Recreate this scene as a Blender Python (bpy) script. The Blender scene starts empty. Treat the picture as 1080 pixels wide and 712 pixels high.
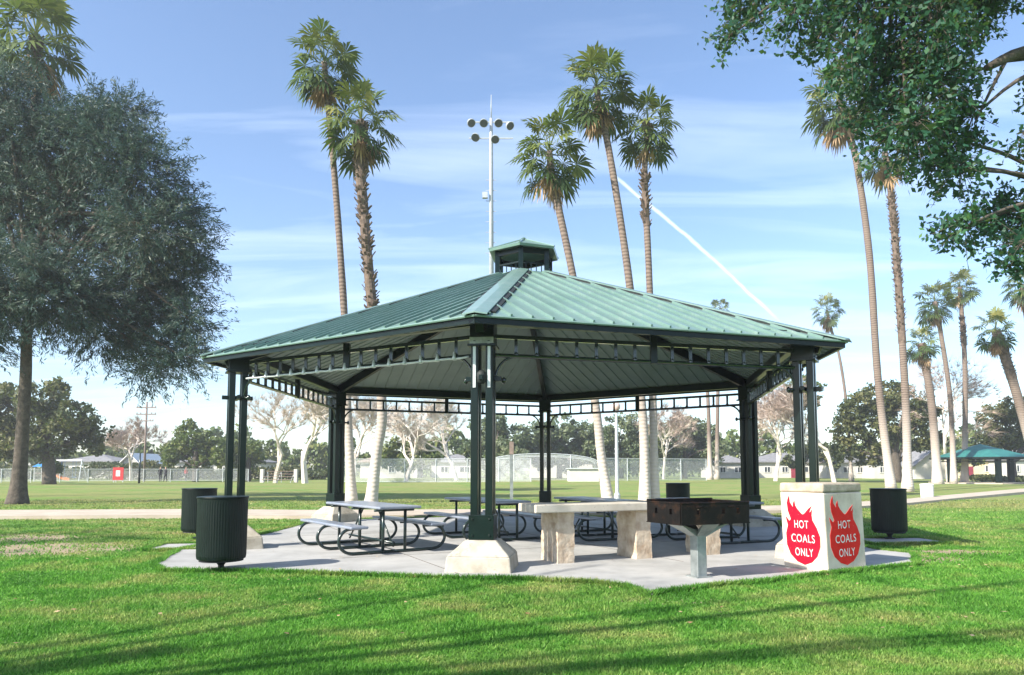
import bpy, bmesh, math, random
import numpy as np
from mathutils import Vector, Matrix, noise as mnoise
random.seed(7); RNG = np.random.default_rng(11)
PI = math.pi; R = math.radians
scene = bpy.context.scene
COL = scene.collection

# ------------------------------------------------------------------ camera
F = 760.0; PITCH = R(4.5); EYE = 1.4; Y0 = 495.7
CY = Y0 - F * math.tan(PITCH)
cam_d = bpy.data.cameras.new('camera'); cam = bpy.data.objects.new('camera', cam_d); COL.objects.link(cam)
cam.location = (0, 0, EYE); cam.rotation_euler = (PI / 2 + PITCH, 0, 0)
cam_d.sensor_width = 36; cam_d.lens = F / 1080 * 36; cam_d.shift_y = (CY - 356) / 1080
cam_d.clip_start = .05; cam_d.clip_end = 4000
scene.camera = cam

def ray(px, py):
    u = (px - 540) / F; v = (CY - py) / F
    return Vector((u, math.cos(PITCH) - v * math.sin(PITCH), math.sin(PITCH) + v * math.cos(PITCH)))
def atz(px, py, z=0.0):            # point of height z seen at a place of the photograph
    d = ray(px, py); t = (z - EYE) / d.z
    return Vector((d.x * t, d.y * t, z))
def atd(px, py, dep):              # point at distance dep
    d = ray(px, py); t = dep / d.y
    return Vector((d.x * t, dep, EYE + d.z * t))
def dep_of(py): return F * EYE / (py - Y0)

# ------------------------------------------------------------------ materials
def new_mat(name):
    m = bpy.data.materials.new(name); m.use_nodes = True
    nt = m.node_tree; b = nt.nodes['Principled BSDF']
    return m, nt, b
def N(nt, t, **kw):
    n = nt.nodes.new(t)
    for k, v in kw.items():
        if k in n.inputs: n.inputs[k].default_value = v
        else: setattr(n, k, v)
    return n
def coords(nt, obj=False, scale=None):
    tc = nt.nodes.new('ShaderNodeTexCoord')
    if obj: return tc.outputs['Object']
    g = nt.nodes.new('ShaderNodeNewGeometry'); return g.outputs['Position']
def noise(nt, co, scale, detail=4, rough=.55, dist=0):
    n = nt.nodes.new('ShaderNodeTexNoise'); n.inputs['Scale'].default_value = scale
    n.inputs['Detail'].default_value = detail; n.inputs['Roughness'].default_value = rough; n.inputs['Distortion'].default_value = dist
    nt.links.new(co, n.inputs['Vector']); return n.outputs['Fac']
def ramp(nt, fac, stops):
    r = nt.nodes.new('ShaderNodeValToRGB')
    e = r.color_ramp.elements
    while len(e) < len(stops): e.new(.5)
    for i, (p, c) in enumerate(stops):
        e[i].position = p; e[i].color = (c[0], c[1], c[2], 1) if not isinstance(c, (int, float)) else (c, c, c, 1)
    nt.links.new(fac, r.inputs['Fac']); return r.outputs['Color']
def mix(nt, f, a, b, mode='MIX'):
    m = nt.nodes.new('ShaderNodeMix'); m.data_type = 'RGBA'; m.blend_type = mode
    for s, v in ((m.inputs[0], f), (m.inputs[6], a), (m.inputs[7], b)):
        if isinstance(v, (int, float)): s.default_value = v
        elif isinstance(v, tuple): s.default_value = (*v[:3], 1)
        else: nt.links.new(v, s)
    return m.outputs[2]
def math_(nt, op, a, b=None, c=None):
    m = nt.nodes.new('ShaderNodeMath'); m.operation = op
    for i, v in enumerate((a, b, c)):
        if v is None: continue
        if isinstance(v, (int, float)): m.inputs[i].default_value = v
        else: nt.links.new(v, m.inputs[i])
    return m.outputs[0]
def bump(nt, b, h, strength=.4, dist=.01):
    n = nt.nodes.new('ShaderNodeBump'); n.inputs['Strength'].default_value = strength; n.inputs['Distance'].default_value = dist
    nt.links.new(h, n.inputs['Height']); nt.links.new(n.outputs['Normal'], b.inputs['Normal'])
def rough_mat(name, c1, c2, scale=3, rough=.8, metal=0, bs=0, bscale=20, obj=False, coat=0, c3=None, dist=.01, spec=None):
    m, nt, b = new_mat(name); co = coords(nt, obj)
    f = noise(nt, co, scale, 6, .6)
    st = [(.3, c1), (.7, c2)] if c3 is None else [(.3, c1), (.55, c2), (.72, c3)]
    c = ramp(nt, f, st)
    nt.links.new(c, b.inputs['Base Color'])
    b.inputs['Roughness'].default_value = rough; b.inputs['Metallic'].default_value = metal
    if spec is not None: b.inputs['Specular IOR Level'].default_value = spec
    if coat: b.inputs['Coat Weight'].default_value = coat; b.inputs['Coat Roughness'].default_value = .12
    if bs: bump(nt, b, noise(nt, co, bscale, 6, .65), bs, dist)
    return m
def foliage_mat(name, stops, trans=.3, scale=.35, tr_col=None):
    m, nt, b = new_mat(name)
    a = nt.nodes.new('ShaderNodeAttribute'); a.attribute_name = 'rnd'
    co = coords(nt); n = noise(nt, co, scale, 3, .6)
    f = math_(nt, 'ADD', math_(nt, 'MULTIPLY', a.outputs['Fac'], .55), math_(nt, 'MULTIPLY', n, .5))
    c = ramp(nt, f, stops)
    nt.links.new(c, b.inputs['Base Color']); b.inputs['Roughness'].default_value = .55
    b.inputs['Specular IOR Level'].default_value = .35
    t = nt.nodes.new('ShaderNodeBsdfTranslucent')
    nt.links.new(mix(nt, .5, c, tr_col or (.25, .4, .05)), t.inputs['Color'])
    ms = nt.nodes.new('ShaderNodeMixShader'); ms.inputs[0].default_value = trans
    nt.links.new(b.outputs[0], ms.inputs[1]); nt.links.new(t.outputs[0], ms.inputs[2])
    nt.links.new(ms.outputs[0], nt.nodes['Material Output'].inputs['Surface'])
    return m

M = {}
M['green_paint'] = rough_mat('dark_green_paint', (.0018, .0078, .0072), (.0036, .0130, .0115), 2.5, .3, 0, .12, 40, coat=.12, spec=.22)
M['gloss_paint'] = rough_mat('glossy_green_paint', (.0022, .0115, .0095), (.0045, .019, .0155), 2.5, .22, 0, 0, 40, coat=.9, spec=.4)
M['roof'] = rough_mat('roof_metal', (.115, .20, .172), (.16, .255, .225), .8, .36, 0, .05, 8, coat=.25)
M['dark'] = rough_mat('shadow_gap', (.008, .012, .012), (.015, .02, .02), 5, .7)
M['ceiling'] = rough_mat('ceiling_board', (.21, .26, .245), (.28, .33, .315), 1.2, .65, 0, .1, 15)
M['concrete'] = None
M['steel'] = rough_mat('galvanised_steel', (.20, .225, .225), (.36, .39, .385), 7, .5, .6, .1, 60)
M['table_top'] = rough_mat('table_top_paint', (.17, .20, .26), (.25, .28, .34), 3, .38, 0, .05, 30, coat=.2)
M['frame_paint'] = rough_mat('table_frame_paint', (.006, .018, .016), (.010, .028, .025), 4, .3, .2, .05, 30, coat=.4)
M['grill'] = rough_mat('rusty_black_iron', (.003, .0027, .0025), (.008, .006, .005), 9, .5, .1, .5, 55, c3=(.042, .018, .009), spec=.2)
M['bin_conc'] = rough_mat('cream_painted_concrete', (.48, .40, .31), (.66, .575, .47), 2.6, .8, 0, .25, 70, c3=(.71, .63, .53), dist=.004)
M['bin_cap'] = rough_mat('bare_concrete_rim', (.26, .21, .15), (.50, .43, .34), 7, .9, 0, .6, 50)
M['stone'] = rough_mat('split_face_stone', (.34, .25, .17), (.50, .42, .32), 6, .9, 0, .6, 40, c3=(.62, .54, .43), dist=.01)
M['slab_stone'] = rough_mat('counter_concrete', (.40, .36, .29), (.58, .54, .46), 3, .75, 0, .3, 60)
M['pedestal'] = rough_mat('pedestal_concrete', (.28, .25, .19), (.48, .45, .385), 3.5, .85, 0, .6, 35)
M['red'] = rough_mat('red_paint', (.60, .003, .020), (.72, .006, .026), 5, .6, 0, .1, 90, spec=.15)
M['orange_red'] = rough_mat('orange_red_paint', (.66, .010, .008), (.78, .018, .012), 5, .6, 0, .1, 90, spec=.15)
M['white'] = rough_mat('white_paint', (.68, .67, .64), (.82, .82, .80), 3, .6)
M['offwhite'] = rough_mat('worn_white_paint', (.58, .42, .40), (.82, .78, .76), 16, .6)
M['bark'] = rough_mat('dark_bark', (.05, .042, .034), (.14, .115, .09), 6, .95, 0, .9, 14, dist=.05)
M['palebark'] = rough_mat('pale_bark', (.50, .43, .37), (.74, .68, .61), 3, .9, 0, .3, 14)
M['twig'] = rough_mat('bare_twigs', (.46, .39, .32), (.64, .56, .47), 2, .9)
M['rtwig'] = rough_mat('russet_twigs', (.32, .24, .19), (.46, .36, .29), 2, .9)
M['galv'] = rough_mat('pale_pole', (.50, .54, .56), (.66, .69, .70), 5, .45, .3)
M['mast'] = rough_mat('grey_mast', (.30, .33, .36), (.42, .45, .48), 5, .5, .2)
M['wood_pole'] = rough_mat('weathered_pole', (.16, .12, .10), (.26, .20, .17), 5, .9)
M['housewall'] = rough_mat('stucco_white', (.48, .46, .42), (.58, .56, .52), 1, .9)
M['houseyellow'] = rough_mat('stucco_cream', (.62, .52, .30), (.72, .62, .42), 1, .9)
M['houseroof'] = rough_mat('grey_shingle', (.14, .14, .14), (.25, .25, .26), 2, .9)
M['brownroof'] = rough_mat('brown_shingle', (.20, .14, .11), (.30, .23, .19), 2, .9)
M['window'] = rough_mat('window_glass', (.02, .03, .04), (.05, .06, .07), 1, .1)
M['maroon'] = rough_mat('maroon_paint', (.20, .02, .04), (.28, .04, .06), 2, .6)
M['tealroof'] = rough_mat('teal_roof', (.02, .13, .12), (.035, .19, .17), 2, .5)
M['blue'] = rough_mat('blue_plastic', (.03, .18, .50), (.05, .24, .60), 2, .4)
M['orange'] = rough_mat('orange_plastic', (.65, .16, .02), (.75, .22, .03), 2, .4)
M['path'] = rough_mat('path_concrete', (.36, .30, .23), (.47, .41, .33), 1.2, .9, 0, .3, 40)
M['black_cloth'] = rough_mat('dark_cloth', (.015, .015, .02), (.03, .03, .04), 3, .9)
M['red_cloth'] = rough_mat('red_cloth', (.5, .03, .04), (.6, .05, .05), 3, .9)
M['skin'] = rough_mat('skin', (.42, .26, .18), (.5, .32, .22), 3, .6)
M['lamp_glass'] = rough_mat('lamp_globe', (.60, .44, .38), (.7, .54, .47), 3, .3)
M['can'] = rough_mat('trash_can_paint', (.0018, .0062, .0055), (.0038, .011, .0095), 6, .4, 0, .2, 60, spec=.25)

def chip(m, scale, lo, hi, col):
    nt = m.node_tree; b = nt.nodes['Principled BSDF']; src = b.inputs['Base Color'].links[0].from_socket
    f = ramp(nt, noise(nt, coords(nt), scale, 6, .75), [(lo, 0), (hi, 1)])
    nt.links.new(mix(nt, f, src, col), b.inputs['Base Color'])
chip(M['red'], 34, .66, .70, (.60, .45, .38)); chip(M['orange_red'], 30, .67, .70, (.60, .45, .38)); chip(M['white'], 20, .66, .72, (.5, .42, .36))
chip(M['bin_conc'], 5, .60, .74, (.36, .29, .22)); chip(M['pedestal'], 5, .56, .72, (.22, .19, .15)); chip(M['roof'], 3.5, .50, .72, (.20, .275, .25)); chip(M['roof'], 9, .63, .74, (.09, .13, .11))
chip(M['table_top'], 4, .5, .7, (.26, .28, .31)); chip(M['slab_stone'], 6, .58, .7, (.28, .24, .19)); chip(M['green_paint'], 14, .68, .72, (.05, .045, .035)); chip(M['table_top'], 12, .64, .7, (.10, .11, .13))
def slab_material():
    m, nt, b = new_mat('slab_concrete'); co = coords(nt)
    f = noise(nt, co, .9, 6, .65); c = ramp(nt, f, [(.28, (.25, .25, .24)), (.5, (.355, .355, .345)), (.72, (.45, .445, .43))])
    f2 = noise(nt, co, 5, 5, .7); c = mix(nt, math_(nt, 'MULTIPLY', ramp(nt, f2, [(.55, 0), (.75, 1)]), .45), c, (.24, .23, .21))
    nt.links.new(c, b.inputs['Base Color']); b.inputs['Roughness'].default_value = .72
    bump(nt, b, noise(nt, co, 60, 4), .25, .004)
    return m
M['concrete'] = slab_material()

def grass_colour(nt, co):
    big = noise(nt, co, .16, 4, .6); mid = noise(nt, co, .9, 4, .65); fine = noise(nt, co, 9, 3, .7)
    lush = ramp(nt, mid, [(.3, (.066, .215, .026)), (.5, (.135, .345, .048)), (.7, (.26, .42, .085))])
    dry = ramp(nt, fine, [(.3, (.25, .27, .08)), (.7, (.44, .39, .18))])
    sep = nt.nodes.new('ShaderNodeSeparateXYZ'); nt.links.new(co, sep.inputs[0])
    far = nt.nodes.new('ShaderNodeMapRange'); nt.links.new(sep.outputs['Y'], far.inputs[0])
    far.inputs[1].default_value = 13; far.inputs[2].default_value = 32; far.inputs[3].default_value = 0; far.inputs[4].default_value = .8
    patch = ramp(nt, math_(nt, 'ADD', math_(nt, 'MULTIPLY', mid, .6), math_(nt, 'MULTIPLY', big, .4)), [(.47, 0), (.64, 1)])
    k = math_(nt, 'ADD', math_(nt, 'MULTIPLY', patch, .72), math_(nt, 'MULTIPLY', far.outputs[0], ramp(nt, big, [(.3, .35), (.6, 1)])))
    k = math_(nt, 'MINIMUM', k, .85)
    return mix(nt, k, lush, dry)
def ground_material():
    m, nt, b = new_mat('lawn_ground'); co = coords(nt)
    c = grass_colour(nt, co)
    fine = noise(nt, co, 45, 3, .7)
    c = mix(nt, 1.0, c, (.80, .80, .82), 'MULTIPLY')
    c = mix(nt, ramp(nt, fine, [(.35, .4), (.65, 0)]), c, (.05, .10, .015))
    # worn earth, left of the slab and by the pad right of the bin
    sep = nt.nodes.new('ShaderNodeSeparateXYZ'); nt.links.new(co, sep.inputs[0])
    w = noise(nt, co, 1.6, 5, .7)
    tot = None
    for (x, y, rx, ry) in [(-8.3, 12.9, 2.2, 1.7), (-10.4, 14.8, 2.4, 1.5), (6.2, 11.6, 1.5, .8), (7.6, 12.4, 1.3, .6), (1.6, 7.9, .9, .3)]:
        dx = math_(nt, 'MULTIPLY', math_(nt, 'SUBTRACT', sep.outputs['X'], x), 1 / rx)
        dy = math_(nt, 'MULTIPLY', math_(nt, 'SUBTRACT', sep.outputs['Y'], y), 1 / ry)
        q = math_(nt, 'SUBTRACT', 1.0, math_(nt, 'ADD', math_(nt, 'MULTIPLY', dx, dx), math_(nt, 'MULTIPLY', dy, dy)))
        q = math_(nt, 'MAXIMUM', q, 0)
        tot = q if tot is None else math_(nt, 'MAXIMUM', tot, q)
    k = ramp(nt, math_(nt, 'MULTIPLY', tot, math_(nt, 'MULTIPLY', w, 2)), [(.28, 0), (.6, .85)])
    c = mix(nt, k, c, (.36, .27, .20))
    nt.links.new(c, b.inputs['Base Color']); b.inputs['Roughness'].default_value = .9
    b.inputs['Specular IOR Level'].default_value = .1
    bump(nt, b, noise(nt, co, 30, 4, .7), .8, .03)
    return m
def blade_material():
    m, nt, b = new_mat('grass_blades'); co = coords(nt)
    c = grass_colour(nt, co)
    a = nt.nodes.new('ShaderNodeAttribute'); a.attribute_name = 'rnd'
    c = mix(nt, 1.0, c, ramp(nt, a.outputs['Fac'], [(0, (.55, .62, .6)), (.5, (1, 1, 1)), (.93, (1.25, 1.2, 1.1)), (1, (2.2, 1.5, 2.4))]), 'MULTIPLY')
    nt.links.new(c, b.inputs['Base Color']); b.inputs['Roughness'].default_value = .55; b.inputs['Specular IOR Level'].default_value = .25
    t = nt.nodes.new('ShaderNodeBsdfTranslucent'); nt.links.new(c, t.inputs['Color'])
    ms = nt.nodes.new('ShaderNodeMixShader'); ms.inputs[0].default_value = .5
    nt.links.new(b.outputs[0], ms.inputs[1]); nt.links.new(t.outputs[0], ms.inputs[2])
    nt.links.new(ms.outputs[0], nt.nodes['Material Output'].inputs['Surface'])
    return m
M['ground'] = ground_material(); M['blade'] = blade_material()
M['leaf_olive'] = foliage_mat('willowy_leaves', [(.15, (.008, .030, .032)), (.40, (.018, .056, .050)), (.60, (.050, .092, .070)), (.85, (.17, .175, .125))], .22, .22, (.12, .2, .12))
M['leaf_ficus'] = foliage_mat('broad_leaves', [(.15, (.007, .040, .026)), (.5, (.015, .070, .040)), (.8, (.05, .14, .045)), (.95, (.16, .25, .05))], .25, .6)
M['leaf_oak'] = foliage_mat('oak_leaves', [(.2, (.030, .048, .016)), (.5, (.070, .085, .028)), (.85, (.15, .14, .05))], .15, .3)
M['leaf_mid'] = foliage_mat('mid_green_leaves', [(.2, (.05, .085, .022)), (.5, (.10, .14, .035)), (.85, (.20, .21, .06))], .2, .3)
M['leaf_grey'] = foliage_mat('grey_green_leaves', [(.2, (.055, .085, .045)), (.5, (.11, .145, .075)), (.85, (.21, .23, .12))], .2, .15)
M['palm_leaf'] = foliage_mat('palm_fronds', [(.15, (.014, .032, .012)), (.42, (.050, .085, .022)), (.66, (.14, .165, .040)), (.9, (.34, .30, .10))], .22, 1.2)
M['palm_dead'] = foliage_mat('dead_palm_fronds', [(.2, (.20, .12, .06)), (.5, (.40, .26, .14)), (.85, (.62, .46, .28))], .25, .8, (.5, .35, .2))

def palm_trunk_mat(name, c1, c2, c3):
    m, nt, b = new_mat(name); co = coords(nt)
    w = nt.nodes.new('ShaderNodeTexWave'); w.bands_direction = 'Z'; w.inputs['Scale'].default_value = 1.9
    w.inputs['Distortion'].default_value = 4.5; w.inputs['Detail'].default_value = 3; nt.links.new(co, w.inputs['Vector'])
    c = ramp(nt, w.outputs['Fac'], [(.0, c1), (.4, c2), (1, c3)])
    n = noise(nt, co, 1.1, 4, .6); c = mix(nt, ramp(nt, n, [(.4, 0), (.7, .5)]), c, c3)
    sep = nt.nodes.new('ShaderNodeSeparateXYZ'); nt.links.new(co, sep.inputs[0])
    mr = nt.nodes.new('ShaderNodeMapRange'); nt.links.new(sep.outputs['Z'], mr.inputs[0]); mr.inputs[1].default_value = 1; mr.inputs[2].default_value = 6.5; mr.inputs[3].default_value = .92; mr.inputs[4].default_value = 0
    c = mix(nt, mr.outputs[0], c, (.58, .51, .45))
    nt.links.new(c, b.inputs['Base Color']); b.inputs['Roughness'].default_value = .9
    bump(nt, b, w.outputs['Fac'], .35, .03)
    return m
M['palm_trunk'] = palm_trunk_mat('palm_trunk', (.085, .062, .050), (.15, .112, .09), (.21, .16, .13))
M['boots'] = rough_mat('old_frond_stubs', (.06, .045, .035), (.20, .145, .11), 5, .95, 0, .6, 12)

def mesh_fence_mat():
    m, nt, b = new_mat('chain_link'); b.inputs['Base Color'].default_value = (.62, .64, .65, 1); b.inputs['Metallic'].default_value = .2
    b.inputs['Roughness'].default_value = .5
    t = nt.nodes.new('ShaderNodeBsdfTransparent'); ms = nt.nodes.new('ShaderNodeMixShader')
    co = coords(nt, True)
    mp = nt.nodes.new('ShaderNodeMapping'); mp.inputs['Rotation'].default_value = (0, R(45), 0); nt.links.new(co, mp.inputs['Vector'])
    sp = nt.nodes.new('ShaderNodeSeparateXYZ'); nt.links.new(mp.outputs[0], sp.inputs[0])
    def line(s):
        q = math_(nt, 'FRACT', math_(nt, 'MULTIPLY', s, 11.0)); return math_(nt, 'LESS_THAN', q, .19)
    k = math_(nt, 'MAXIMUM', line(sp.outputs['X']), line(sp.outputs['Z']))
    nt.links.new(k, ms.inputs[0])
    nt.links.new(t.outputs[0], ms.inputs[1]); nt.links.new(b.outputs[0], ms.inputs[2])
    nt.links.new(ms.outputs[0], nt.nodes['Material Output'].inputs['Surface'])
    return m
M['chain'] = mesh_fence_mat()

# ------------------------------------------------------------------ mesh builder
class MB:
    def __init__(s): s.v = []; s.f = []
    def add(s, vs, fs):
        o = len(s.v); s.v += [tuple(v) for v in vs]; s.f += [tuple(i + o for i in f) for f in fs]; return s
    def box(s, c, size, rz=0, mat=None):
        x, y, z = size[0] / 2, size[1] / 2, size[2] / 2
        vs = [Vector((a, b, d)) for d in (-z, z) for a, b in ((-x, -y), (x, -y), (x, y), (-x, y))]
        m = mat if mat is not None else Matrix.Rotation(rz, 3, 'Z')
        vs = [m @ v + Vector(c) for v in vs]
        return s.add(vs, [(3, 2, 1, 0), (4, 5, 6, 7), (0, 1, 5, 4), (1, 2, 6, 5), (2, 3, 7, 6), (3, 0, 4, 7)])
    def beam(s, a, b, w, h, up=(0, 0, 1)):
        a = Vector(a); b = Vector(b); d = (b - a); L = d.length; d.normalize()
        x = d.cross(Vector(up))
        if x.length < 1e-5: x = Vector((1, 0, 0))
        x.normalize(); u = x.cross(d)
        m = Matrix((x, d, u)).transposed()
        return s.box((a + b) / 2, (w, L, h), mat=m)
    def prism(s, pts, z0, z1, top=None):
        n = len(pts); top = top or pts
        vs = [(p[0], p[1], z0) for p in pts] + [(p[0], p[1], z1) for p in top]
        return s.add(vs, [tuple(range(n))[::-1], tuple(range(n, 2 * n))] + [(i, (i + 1) % n, (i + 1) % n + n, i + n) for i in range(n)])
    def tube(s, path, rad, n=8, closed=False, cap=True):
        P = [Vector(p) for p in path]; k = len(P)
        if not hasattr(rad, '__len__'): rad = [rad] * k
        vs = []; prev = None
        for i in range(k):
            if closed: t = P[(i + 1) % k] - P[i - 1]
            else: t = P[min(i + 1, k - 1)] - P[max(i - 1, 0)]
            if t.length < 1e-9: t = Vector((0, 0, 1))
            t.normalize()
            if prev is None:
                x = t.cross(Vector((0, 0, 1)))
                if x.length < 1e-3: x = t.cross(Vector((1, 0, 0)))
            else: x = prev - t * prev.dot(t)
            x.normalize(); prev = x; y = t.cross(x)
            for j in range(n):
                a = 2 * PI * j / n; vs.append(P[i] + (x * math.cos(a) + y * math.sin(a)) * rad[i])
        fs = []
        for i in range(k if closed else k - 1):
            a = i * n; b = ((i + 1) % k) * n
            for j in range(n): fs.append((a + j, a + (j + 1) % n, b + (j + 1) % n, b + j))
        if cap and not closed: fs += [tuple(range(n))[::-1], tuple(range((k - 1) * n, k * n))]
        return s.add(vs, fs)
    def lathe(s, prof, c=(0, 0, 0), n=32):
        vs = [(c[0] + r * math.cos(2 * PI * j / n), c[1] + r * math.sin(2 * PI * j / n), c[2] + z) for r, z in prof for j in range(n)]
        fs = []
        for i in range(len(prof) - 1):
            for j in range(n): fs.append((i * n + j, i * n + (j + 1) % n, (i + 1) * n + (j + 1) % n, (i + 1) * n + j))
        fs += [tuple(range(n))[::-1], tuple(range((len(prof) - 1) * n, len(prof) * n))]
        return s.add(vs, fs)
    def build(s, name, mat, parent=None, smooth=False, bevel=0, origin=None):
        me = bpy.data.meshes.new(name); me.from_pydata([tuple(v) for v in s.v], [], s.f)
        return finish(me, name, mat, parent, smooth, bevel, origin)
def finish(me, name, mat, parent=None, smooth=False, bevel=0, origin=None):
    o = bpy.data.objects.new(name, me); COL.objects.link(o)
    if mat: me.materials.append(mat)
    if smooth: me.polygons.foreach_set('use_smooth', [True] * len(me.polygons)); me.update()
    if origin is not None:
        me.transform(Matrix.Translation(-Vector(origin))); o.location = origin
    if parent:
        o.parent = parent
    if bevel:
        b = o.modifiers.new('bevel', 'BEVEL'); b.width = bevel; b.segments = 2; b.limit_method = 'ANGLE'; b.angle_limit = R(40)
        if smooth: pass
    return o
def np_mesh(name, V, Fc, rnd, mat, parent=None):     # V (n,3), Fc (m,k) polys all with k corners, rnd (m,)
    me = bpy.data.meshes.new(name); n, m, k = len(V), len(Fc), Fc.shape[1]
    me.vertices.add(n); me.vertices.foreach_set('co', V.astype(np.float32).ravel())
    me.loops.add(m * k); me.loops.foreach_set('vertex_index', Fc.astype(np.int32).ravel())
    me.polygons.add(m); me.polygons.foreach_set('loop_start', np.arange(0, m * k, k, dtype=np.int32))
    me.polygons.foreach_set('loop_total', np.full(m, k, dtype=np.int32))
    me.update(calc_edges=True)
    a = me.attributes.new('rnd', 'FLOAT', 'FACE'); a.data.foreach_set('value', rnd.astype(np.float32))
    return finish(me, name, mat, parent)
def tag(o, label=None, cat=None, group=None, kind=None):
    if label: o['label'] = label
    if cat: o['category'] = cat
    if group: o['group'] = group
    if kind: o['kind'] = kind
    return o
def empty(name, loc, label, cat, group=None, rz=0):
    o = bpy.data.objects.new(name, None); COL.objects.link(o); o.location = loc; o.rotation_euler = (0, 0, rz)
    o.empty_display_size = .2
    return tag(o, label, cat, group)
def copy_tree(o, parent=None):
    c = o.copy(); COL.objects.link(c); c.parent = parent
    for ch in [x for x in o.children]: copy_tree(ch, c)
    return c
class W:            # parts given in world coordinates under an empty: shift them to the empty's frame
    pass
def wpart(mb, name, mat, root, **k):
    o = mb.build(name, mat, root, **k)
    inv = (Matrix.Translation(root_loc(root))).inverted()
    o.data.transform(inv); return o
def root_loc(o):
    p = Vector((0, 0, 0))
    while o: p = p + o.location; o = o.parent
    return p
def to_local(o, root):
    o.data.transform(Matrix.Translation(-root_loc(root))); return o

# ------------------------------------------------------------------ ground, slab, path
def sheet(name, mat, pts, z, kind='structure'):
    m = MB(); m.add([(p[0], p[1], z) for p in pts], [tuple(range(len(pts)))])
    o = m.build(name, mat); tag(o, kind=kind); return o
g = MB()
nx = 60
xs = [-1500, -600, -250, -120] + [(-90 + i * 3) for i in range(61)] + [120, 250, 600, 1500]
ys = [-300, -60, -20] + [i * 2.5 for i in range(0, 40)] + [110, 130, 160, 250, 600, 2500]
def gz(x, y):
    s = min(1, max(0, (y - 27) / 20)); return s * .22 * math.sin(x * .06 + 1) * math.sin(y * .09)
vs = [(x, y, gz(x, y) if 27 < y < 100 and abs(x) < 100 else 0) for y in ys for x in xs]
fs = [(j * len(xs) + i, j * len(xs) + i + 1, (j + 1) * len(xs) + i + 1, (j + 1) * len(xs) + i) for j in range(len(ys) - 1) for i in range(len(xs) - 1)]
g.add(vs, fs); gr = g.build('lawn', M['ground'], smooth=True); tag(gr, kind='structure')

# pavilion plan from the photograph
HF = 3.025
colpx = [(510, 375), (251, 400), (355.5, 432), (575, 438.5), (789, 427), (848, 389)]
COLS = [atz(x, y, HF) for x, y in colpx]
CEN = sum((Vector((c.x, c.y, 0)) for c in COLS), Vector()) / 6
HE = 3.42
EAVE = [atz(500.5, 331.5, HE), atz(213, 376.5, HE), None, None, None, atz(893.5, 359.5, HE)]
for i in (2, 3, 4):
    c = Vector((COLS[i].x, COLS[i].y, 0)); d = (c - CEN).normalized(); e = c + d * .5; EAVE[i] = Vector((e.x, e.y, HE + .14))
print('COLS', [tuple(round(a, 2) for a in c) for c in COLS]); print('EAVE', [tuple(round(a, 2) for a in c) for c in EAVE]); print('CEN', CEN)

front = [atz(x, y) for x, y in [(170, 603.5), (300, 605), (475, 611.5), (540, 612), (625, 616), (660, 620), (688, 630), (697, 626.5), (760, 619), (810, 615), (880, 606), (967, 597)]]
def out(i, o):
    c = Vector((COLS[i].x, COLS[i].y, 0)); d = (c - CEN).normalized(); return c + d * o
slab_pts = [(p.x, p.y) for p in front] + [(6.6, 12.0), (6.3, 12.6)] + [tuple(out(i, .75))[:2] for i in (4, 3, 2)] + [(-5.3, 15.6), (-5.75, 12.6), (-5.2, 10.6)]
sl = MB().prism(slab_pts, -.12, .035); so = sl.build('pavilion_floor_slab', M['concrete']); tag(so, kind='structure')
SLAB = slab_pts
pads = []
def pad(cx, cy, a, b, rz):
    pts = [(cx + x * math.cos(rz) - y * math.sin(rz), cy + x * math.sin(rz) + y * math.cos(rz)) for x, y in ((-a, -b), (a, -b * .9), (a * .95, b), (-a, b))]
    pads.append(pts); o = MB().prism(pts, -.1, .03).build('concrete_pad', M['concrete']); tag(o, kind='structure')
pad(*atz(208, 578)[:2], .75, .55, .1)
pad(*atz(948, 572)[:2], .85, .55, .1)
# joints scored in the slab
jm = MB()
ax = Vector((.905, .425, 0)).normalized(); bx_ = Vector((-ax.y, ax.x, 0))
for k in (-3.4, 0.1, 3.6):
    a = CEN + ax * k - bx_ * 5.2; b = CEN + ax * k + bx_ * 5; jm.beam((a.x, a.y, .036), (b.x, b.y, .036), .012, .003)
for k in (-2.6, 1.6):
    a = CEN - ax * 4.6 + bx_ * k; b = CEN + ax * 4.6 + bx_ * k; jm.beam((a.x, a.y, .036), (b.x, b.y, .036), .012, .003)
jo = jm.build('slab_joints', M['bark']); tag(jo, kind='structure')
# the footpath behind
def strip(name, mat, left, right, z):
    n = len(left); m = MB(); m.add([(p.x, p.y, z) for p in left] + [(p.x, p.y, z) for p in right], [(i, i + 1, n + i + 1, n + i) for i in range(n - 1)])
    o = m.build(name, mat); tag(o, kind='structure'); return o
PNear = [atz(-400, 551), atz(0, 548), atz(200, 547), atz(330, 548), atz(520, 546), atz(700, 543.5), atz(850, 541), atz(960, 533), atz(1010, 527.5), atz(1080, 520.5), atz(1200, 514.5)]
PFar = [atz(-400, 543), atz(0, 541), atz(200, 540), atz(330, 541), atz(520, 540), atz(700, 538), atz(850, 535.5), atz(960, 528), atz(1000, 524), atz(1075, 517), atz(1200, 512)]
for i in range(len(PNear)): pass
strip('footpath', M['path'], PNear, PFar, .10)
PATH = [(p.x, p.y) for p in PNear] + [(p.x, p.y) for p in PFar[::-1]]
pm = MB(); n_ = len(PATH); pm.add([(x, y, .098) for x, y in PATH] + [(x, y, -.2) for x, y in PATH], [(i, (i + 1) % n_, (i + 1) % n_ + n_, i + n_) for i in range(n_)])
tag(pm.build('footpath_edge', M['path']), kind='structure')

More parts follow.
